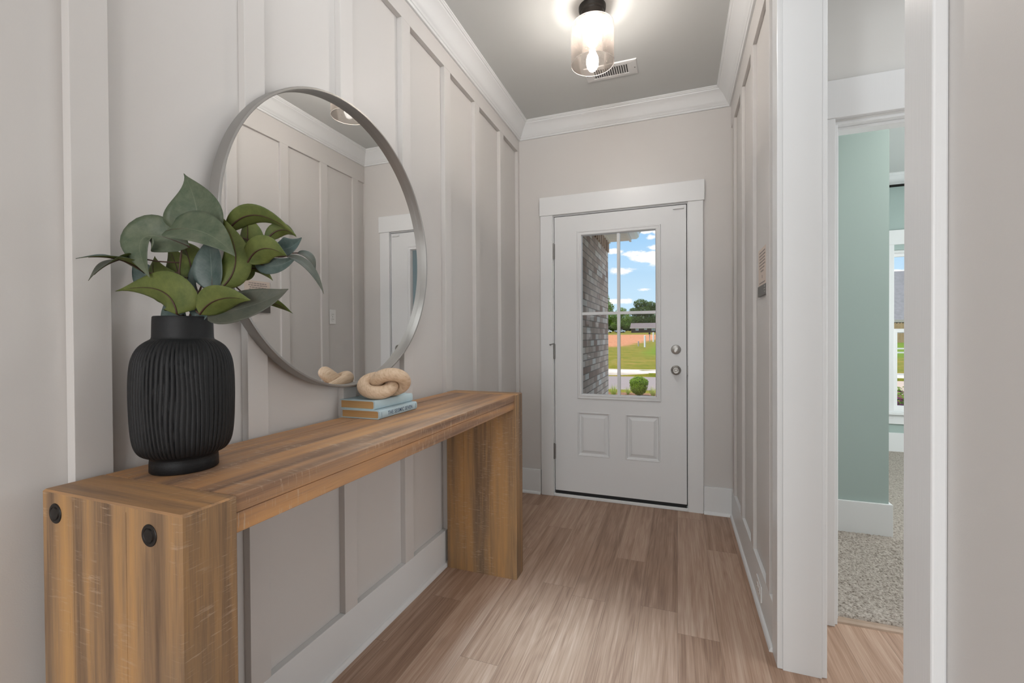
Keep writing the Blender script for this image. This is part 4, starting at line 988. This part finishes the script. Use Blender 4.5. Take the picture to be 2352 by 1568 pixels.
def leafy(name, c1, c2, scale):
    t = NT(name); n = t.noise(t.world(), scale, 3, .7); col = t.mix(n, c1, c2)
    b = t.bsdf(col, 0.6, spec=0.25); tr = t.n('ShaderNodeBsdfTranslucent'); t.l(t.mix(0.5, col, (0.35, 0.5, 0.05)), tr.inputs[0])
    mx = t.n('ShaderNodeMixShader'); mx.inputs[0].default_value = .35; t.l(b.outputs[0], mx.inputs[1]); t.l(tr.outputs[0], mx.inputs[2]); t.l(mx.outputs[0], t.out.inputs[0]); return t.mat
BARK = plain('dark_bark', (0.05, 0.038, 0.028), 0.9, var=.3, vscale=4)
def tree(label, x, y, h, blobs, mat, n, size, seed):
    z = gz(y); e = empty('shade_tree', (x, y, z)); tag(e, label, 'tree', 'trees at the far edge of the field')
    m = MB(); m.tube([(x, y, z - .3), (x + .2, y, z + h * .25), (x - .1, y, z + h * .55)], [.55, .42, .25], 10)
    rg = random.Random(seed)
    for b in blobs: m.tube([(x, y, z + h * .28), (x + b[0] * .6, y + b[1] * .6, z + b[2] * .8), (x + b[0], y + b[1], z + b[2])], [.3, .18, .07], 7)
    m.build('trunk', BARK, e, smooth=True)
    m = MB(); foliage(m, [(x + b[0], y + b[1], z + b[2], b[3], b[4], b[5]) for b in blobs], n, size, seed=seed); m.build('crown', mat, e)
GA = leafy('tree_leaves_light', (0.075, 0.16, 0.02), (0.21, 0.34, 0.05), .9)
GB = leafy('tree_leaves_deep', (0.025, 0.062, 0.012), (0.085, 0.15, 0.03), .8)
tree('tall bright green tree rising beside the brick wall edge', -30.6, 205, 18, [(-1, 0, 15, 3.2, 3, 3.6), (0, 0, 11, 4.2, 4, 3.6), (1.0, 0, 7.2, 4.6, 4, 3), (-2.5, 0, 9, 3.5, 3, 3)], GA, 5200, .36, 11)
tree('light green lower tree left of the brown house', -24.4, 214, 11.5, [(0, 0, 9.4, 2.8, 2.6, 2.4), (-1.6, 0, 6.4, 3, 3, 2.6), (1.9, 0, 6.4, 3.0, 3, 2.8), (0, 0, 4.4, 3.4, 3, 2.2), (-2.4, 0, 3.4, 2.6, 3, 2.0), (2.2, 0, 3.4, 2.6, 3, 2.0)], GA, 5200, .32, 12)
tree('large dark green tree with spreading crown behind the brown house', -14.0, 222, 17, [(-2.2, 0, 13.4, 3.6, 3, 2.4), (2.0, 0, 12.6, 3.4, 3, 2.0), (5.4, 0, 11.0, 2.4, 3, 1.5), (-5.0, 0, 9.8, 3, 3, 2.0), (0, 0, 10, 5.6, 4, 2.6), (0, 0, 6, 5.6, 4, 3), (-4.4, 0, 5.6, 3.6, 4, 2.6)], GB, 9000, .36, 13)
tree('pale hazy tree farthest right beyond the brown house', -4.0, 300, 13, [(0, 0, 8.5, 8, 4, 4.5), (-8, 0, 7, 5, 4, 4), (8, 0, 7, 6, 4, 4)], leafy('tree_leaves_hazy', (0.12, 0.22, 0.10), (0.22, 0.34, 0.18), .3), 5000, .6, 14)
tree('dense tree screened by the brick wall at far left', -46, 212, 15, [(0, 0, 10, 5, 4, 4), (3, 0, 6, 4, 4, 3)], GB, 4000, .4, 15)

for k, (x, y, lb) in enumerate(((-52, 246, 'distant dark tree at the far left end of the tree line'), (-38, 258, 'distant dark tree behind the parked cars'), (-24, 270, 'distant dark tree in the gap left of the ranch house'), (-9, 282, 'distant dark tree directly over the ranch house roof'))):
    tree(lb, x, y, 9, [(0, 0, 4.5, 8.5, 4, 4.0), (-4, 0, 2.6, 6, 4, 2.8), (4, 0, 2.6, 6, 4, 2.8)], GB, 5200, .6, 30 + k)

def house(name, label, x0, x1, y0, y1, zb, eave, ridge, wallm, roofm, wins):
    e = empty(name, ((x0 + x1) / 2, y0, zb)); tag(e, label, 'house')
    m = MB(); m.box(x0, x1, y0, y1, zb - 1, eave); m.build('house_walls', wallm, e)
    ym = (y0 + y1) / 2; m = MB(); o_ = .5
    a = [(x0 - o_, y0 - o_, eave), (x1 + o_, y0 - o_, eave), (x1 + o_, y1 + o_, eave), (x0 - o_, y1 + o_, eave), (x0 - o_, ym, ridge), (x1 + o_, ym, ridge)]
    m.add(a + [(p[0], p[1], p[2] - .18) for p in a], [(0, 1, 5, 4), (2, 3, 4, 5), (0, 4, 3), (1, 2, 5), (6, 10, 11, 7), (8, 11, 10, 9), (0, 6, 7, 1), (1, 7, 8, 2), (2, 8, 9, 3), (3, 9, 6, 0)]); m.build('roof', roofm, e)
    m = MB(); m.box(x0 - o_, x1 + o_, y0 - o_ - .06, y0 - o_, eave - .28, eave + .02); m.build('fascia', plain('pale_fascia', (0.45, 0.40, 0.37), .6), e)
    for wx, w_, z0, z1 in wins:
        m = MB(); m.box(wx, wx + w_, y0 - .06, y0, z0, z1); f = m.build('window', plain('white_window_frame', (0.75, 0.76, 0.78), .5), e)
        m = MB(); m.box(wx + .12, wx + w_ - .12, y0 - .08, y0 - .06, z0 + .12, z1 - .12); m.build('pane', plain('pale_blue_pane', (0.33, 0.40, 0.48), .2), f, off=tuple(e.location))
    return e
BRW = plain('dark_brown_brick_siding', (0.055, 0.040, 0.034), .9, var=.25, vscale=1)
RF = plain('grey_brown_shingles', (0.16, 0.135, 0.135), .95, var=.25, vscale=2)
house('ranch_house', 'low brown ranch house with grey shingle roof across the field', -19.2, 6, 206, 215, 3.05, 5.1, 7.35, BRW, RF, [(-17.3, 1.3, 3.9, 5.0), (-13.6, 1.1, 4.2, 5.0), (-10.5, 1.5, 3.8, 5.0), (-6, 1.3, 3.9, 5.0)])
NB = house('neighbor_house', 'house with grey shingle roof seen through the bedroom window', 19, 37, 68, 78, .6, 3.05, 9.6, plain('brown_board_siding', (0.14, 0.09, 0.07), .8), plain('blue_grey_shingles', (0.20, 0.20, 0.215), .95, var=.3, vscale=3), [])
for x, z in ((24.3, 5.0), (25.3, 4.85)):
    m = MB(); yv = 68 + (z - 3.05) / (9.6 - 3.05) * 5.5; m.tube([(x, yv, z - .1), (x, yv, z + .45)], .09, 10); m.build('roof_vent', BLACKRUB, NB)
# fences
fe = empty('wooden_fence', (22, 54.3, .6)); tag(fe, 'tan wooden privacy fence in front of the neighboring house', 'fence')
FW = plain('tan_fence_wood', (0.42, 0.27, 0.13), .85, var=.25, vscale=3)
for k in range(58):
    x = 14 + k * .24; m = MB(); m.add([(x, 54.3, .45), (x + .225, 54.3, .45), (x + .225, 54.3, 2.32), (x + .112, 54.3, 2.42), (x, 54.3, 2.32)] + [(a, 54.33, c) for a, c in ((x, .45), (x + .225, .45), (x + .225, 2.32), (x + .112, 2.42), (x, 2.32))], [(0, 1, 2, 3, 4), (9, 8, 7, 6, 5)] + [(i, (i + 1) % 5, 5 + (i + 1) % 5, 5 + i) for i in range(5)]); m.build('picket', FW, fe)
m = MB(); m.box(14, 28, 54.33, 54.38, .8, .9); m.box(14, 28, 54.33, 54.38, 1.9, 2.0); m.build('rail', FW, fe)
rg2 = empty('rail_fence', (12, 31, -.1)); tag(rg2, 'white rail fence across the lawn outside the bedroom window', 'fence')
RW = plain('white_rail_vinyl', (0.85, 0.86, 0.87), .4)
for k in range(6):
    x = 8 + k * 2.2; m = MB(); m.box(x, x + .12, 30.9, 31.02, gz(31) - .1, gz(31) + .55); m.build('post', RW, rg2)
for z in (.18, .40):
    m = MB(); m.box(8, 19.1, 30.93, 30.99, gz(31) + z, gz(31) + z + .08); m.build('rail', RW, rg2)
m = MB(); m.add([(3.4, 8.6, -.12), (14, 8.6, -.12), (14, 17.4, -.26), (4.5, 17.4, -.26), (3.4, 8.6, -.3), (14, 8.6, -.3), (14, 17.4, -.5), (4.5, 17.4, -.5)], [(0, 1, 2, 3), (7, 6, 5, 4), (0, 4, 5, 1), (1, 5, 6, 2), (2, 6, 7, 3), (3, 7, 4, 0)])
o = m.build('driveway', plain('tan_driveway_concrete', (0.46, 0.37, 0.30), .9, var=.12, vscale=.6)); tag(o, 'tan concrete driveway beyond the shrubs outside the bedroom window', 'driveway')

# white posts in the field
def post(name, label, x, y, w, h, col):
    z = gz(y); m = MB(); m.lathe([(w / 2, z - .2), (w / 2, z + h * .93), (w / 2 * .8, z + h * .95), (w / 2 * 1.1, z + h * .96), (w / 2 * 1.0, z + h), (.01, z + h + .02)], 12, mat=Matrix.Translation((x, y, 0)))
    o = m.build(name, plain(name + '_paint', col, .6)); tag(o, label, 'post', 'posts in the field'); return o
post('marker_post', 'tallest white post standing at the edge of the grass', -2.84, 43.7, .17, 1.08, (0.80, 0.80, 0.82))
post('marker_post', 'short grey post left of the tall white post', -3.60, 46.0, .13, .50, (0.42, 0.38, 0.36))
post('marker_post', 'white post farthest right beside the dark mailbox', -2.95, 62.0, .20, 1.25, (0.80, 0.80, 0.80))
mb = empty('mailbox', (-3.45, 62.5, gz(62.5))); z = gz(62.5); tag(mb, 'small dark mailbox on a grey post in the field', 'mailbox')
m = MB(); m.box(-3.50, -3.40, 62.45, 62.55, z - .2, z + 1.0); m.build('post', plain('grey_post', (0.4, .38, .37), .7), mb)
m = MB(); m.prism([(-.12, 0), (.12, 0), (.12, .14), (.08, .22), (0, .25), (-.08, .22), (-.12, .14)], lambda u, w, t: (-3.45 + u, t, z + 1.0 + w), 62.25, 62.75); m.build('box', BLACKRUB, mb)

def car(label, x, y, col, s):
    z = gz(y) + .02; e = empty('parked_car', (x, y, z)); tag(e, label, 'car', 'cars parked under the trees')
    P = lambda u, w, t: (x + u * s, y + t, z + w)
    m = MB(); m.prism([(-2.1, .35), (-2.1, .85), (-1.9, .98), (-1.1, 1.02), (-.6, 1.45), (.8, 1.47), (1.35, 1.02), (2.0, .92), (2.12, .7), (2.1, .35)], P, -.85, .85); m.build('car_body', plain('car_paint', col, .25), e, bevel=.08)
    m = MB(); m.prism([(-1.0, 1.04), (-.55, 1.40), (.75, 1.42), (1.2, 1.04)], P, -.88, .88); m.build('side_windows', plain('dark_car_glass', (0.03, .035, .04), .1), e)
    for u in (-1.3, 1.3):
        for t in (-.86, .7):
            m = MB(); m.lathe([(.33, 0), (.34, .05), (.33, .16)], 16, mat=Matrix.Translation((x + u * s, y + t + .16, z + .33)) @ Matrix.Rotation(PI / 2, 4, 'X')); m.build('wheel', BLACKRUB, e)
car('white car parked farthest left under the trees', -29.3, 203, (0.75, .78, .8), 1)
car('silver blue car parked nearest the brown house', -23.6, 204, (0.45, .52, .6), -1)
car('pale car parked between the two tree trunks', -25.8, 216, (0.6, .62, .62), 1)

# planting by the entry
bs = empty('boxwood_shrub', (-0.805, 10.35, -.14)); tag(bs, 'round clipped bright green boxwood shrub outside the door', 'shrub')
m = MB(); foliage(m, [(-0.805, 10.35, .085, .200, .20, .205), (-.805, 10.35, .16, .185, .185, .15), (-.805, 10.33, .03, .17, .17, .15), (-.68, 10.33, .17, .09, .1, .09), (-.92, 10.33, .17, .09, .1, .09)], 15000, .0125, seed=5, shell=.45)
m.build('foliage', leafy('boxwood_leaves', (0.09, 0.20, 0.008), (0.27, 0.43, 0.02), 14), bs)
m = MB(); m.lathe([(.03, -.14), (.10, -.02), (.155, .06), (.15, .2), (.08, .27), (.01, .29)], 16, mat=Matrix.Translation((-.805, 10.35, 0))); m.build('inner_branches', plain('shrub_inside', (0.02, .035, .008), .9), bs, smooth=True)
LM = leafy('liriope_blades', (0.28, 0.38, 0.05), (0.62, 0.66, 0.28), 20)
def clump(label, x, y, z0, hgt, n, seed, mat=LM, name='grass_clump', grp='striped grass clumps by the entry'):
    rg = random.Random(seed); m = MB()
    for k in range(n):
        a = rg.uniform(0, 2 * PI); l = hgt * rg.uniform(.6, 1.15); sp = rg.uniform(.15, .75); w = .005
        d = Vector((math.cos(a), math.sin(a), 0)); s = Vector((-d.y, d.x, 0)); P = []
        for i in range(5):
            t = i / 4; p = Vector((x, y, z0)) + d * (l * sp * t + .02 * rg.random()) + Vector((0, 0, l * (t - .42 * sp * t * t * 1.4))); ww = w * (1 - t * .85); P += [p - s * ww, p + s * ww]
        m.add(P, [(2 * i, 2 * i + 1, 2 * i + 3, 2 * i + 2) for i in range(4)])
    o = m.build(name, mat); tag(o, label, 'plant', grp); return o
clump('striped grass clump beside the brick wall corner', -1.33, 10.1, -.14, .30, 110, 1)
clump('striped grass clump just left of the boxwood shrub', -1.06, 10.55, -.14, .20, 80, 2)
clump('striped grass clump just right of the boxwood shrub', -.50, 10.3, -.14, .27, 110, 3)
fb = empty('flowering_shrub', (2.45, 6.5, -.14)); tag(fb, 'green shrub with purple flowers under the bedroom window', 'shrub')
m = MB(); foliage(m, [(2.45, 6.5, .22, .42, .3, .36)], 2600, .028, seed=8); m.build('foliage', leafy('shrub_leaves', (0.08, 0.18, 0.02), (0.25, 0.38, 0.04), 10), fb)
m = MB(); foliage(m, [(2.45, 6.45, .20, .43, .31, .34)], 1300, .022, seed=9, shell=.85); m.build('flowers', plain('purple_petals', (0.20, 0.02, 0.09), .6, var=.5, vscale=30), fb)
bpy.context.view_layer.update()
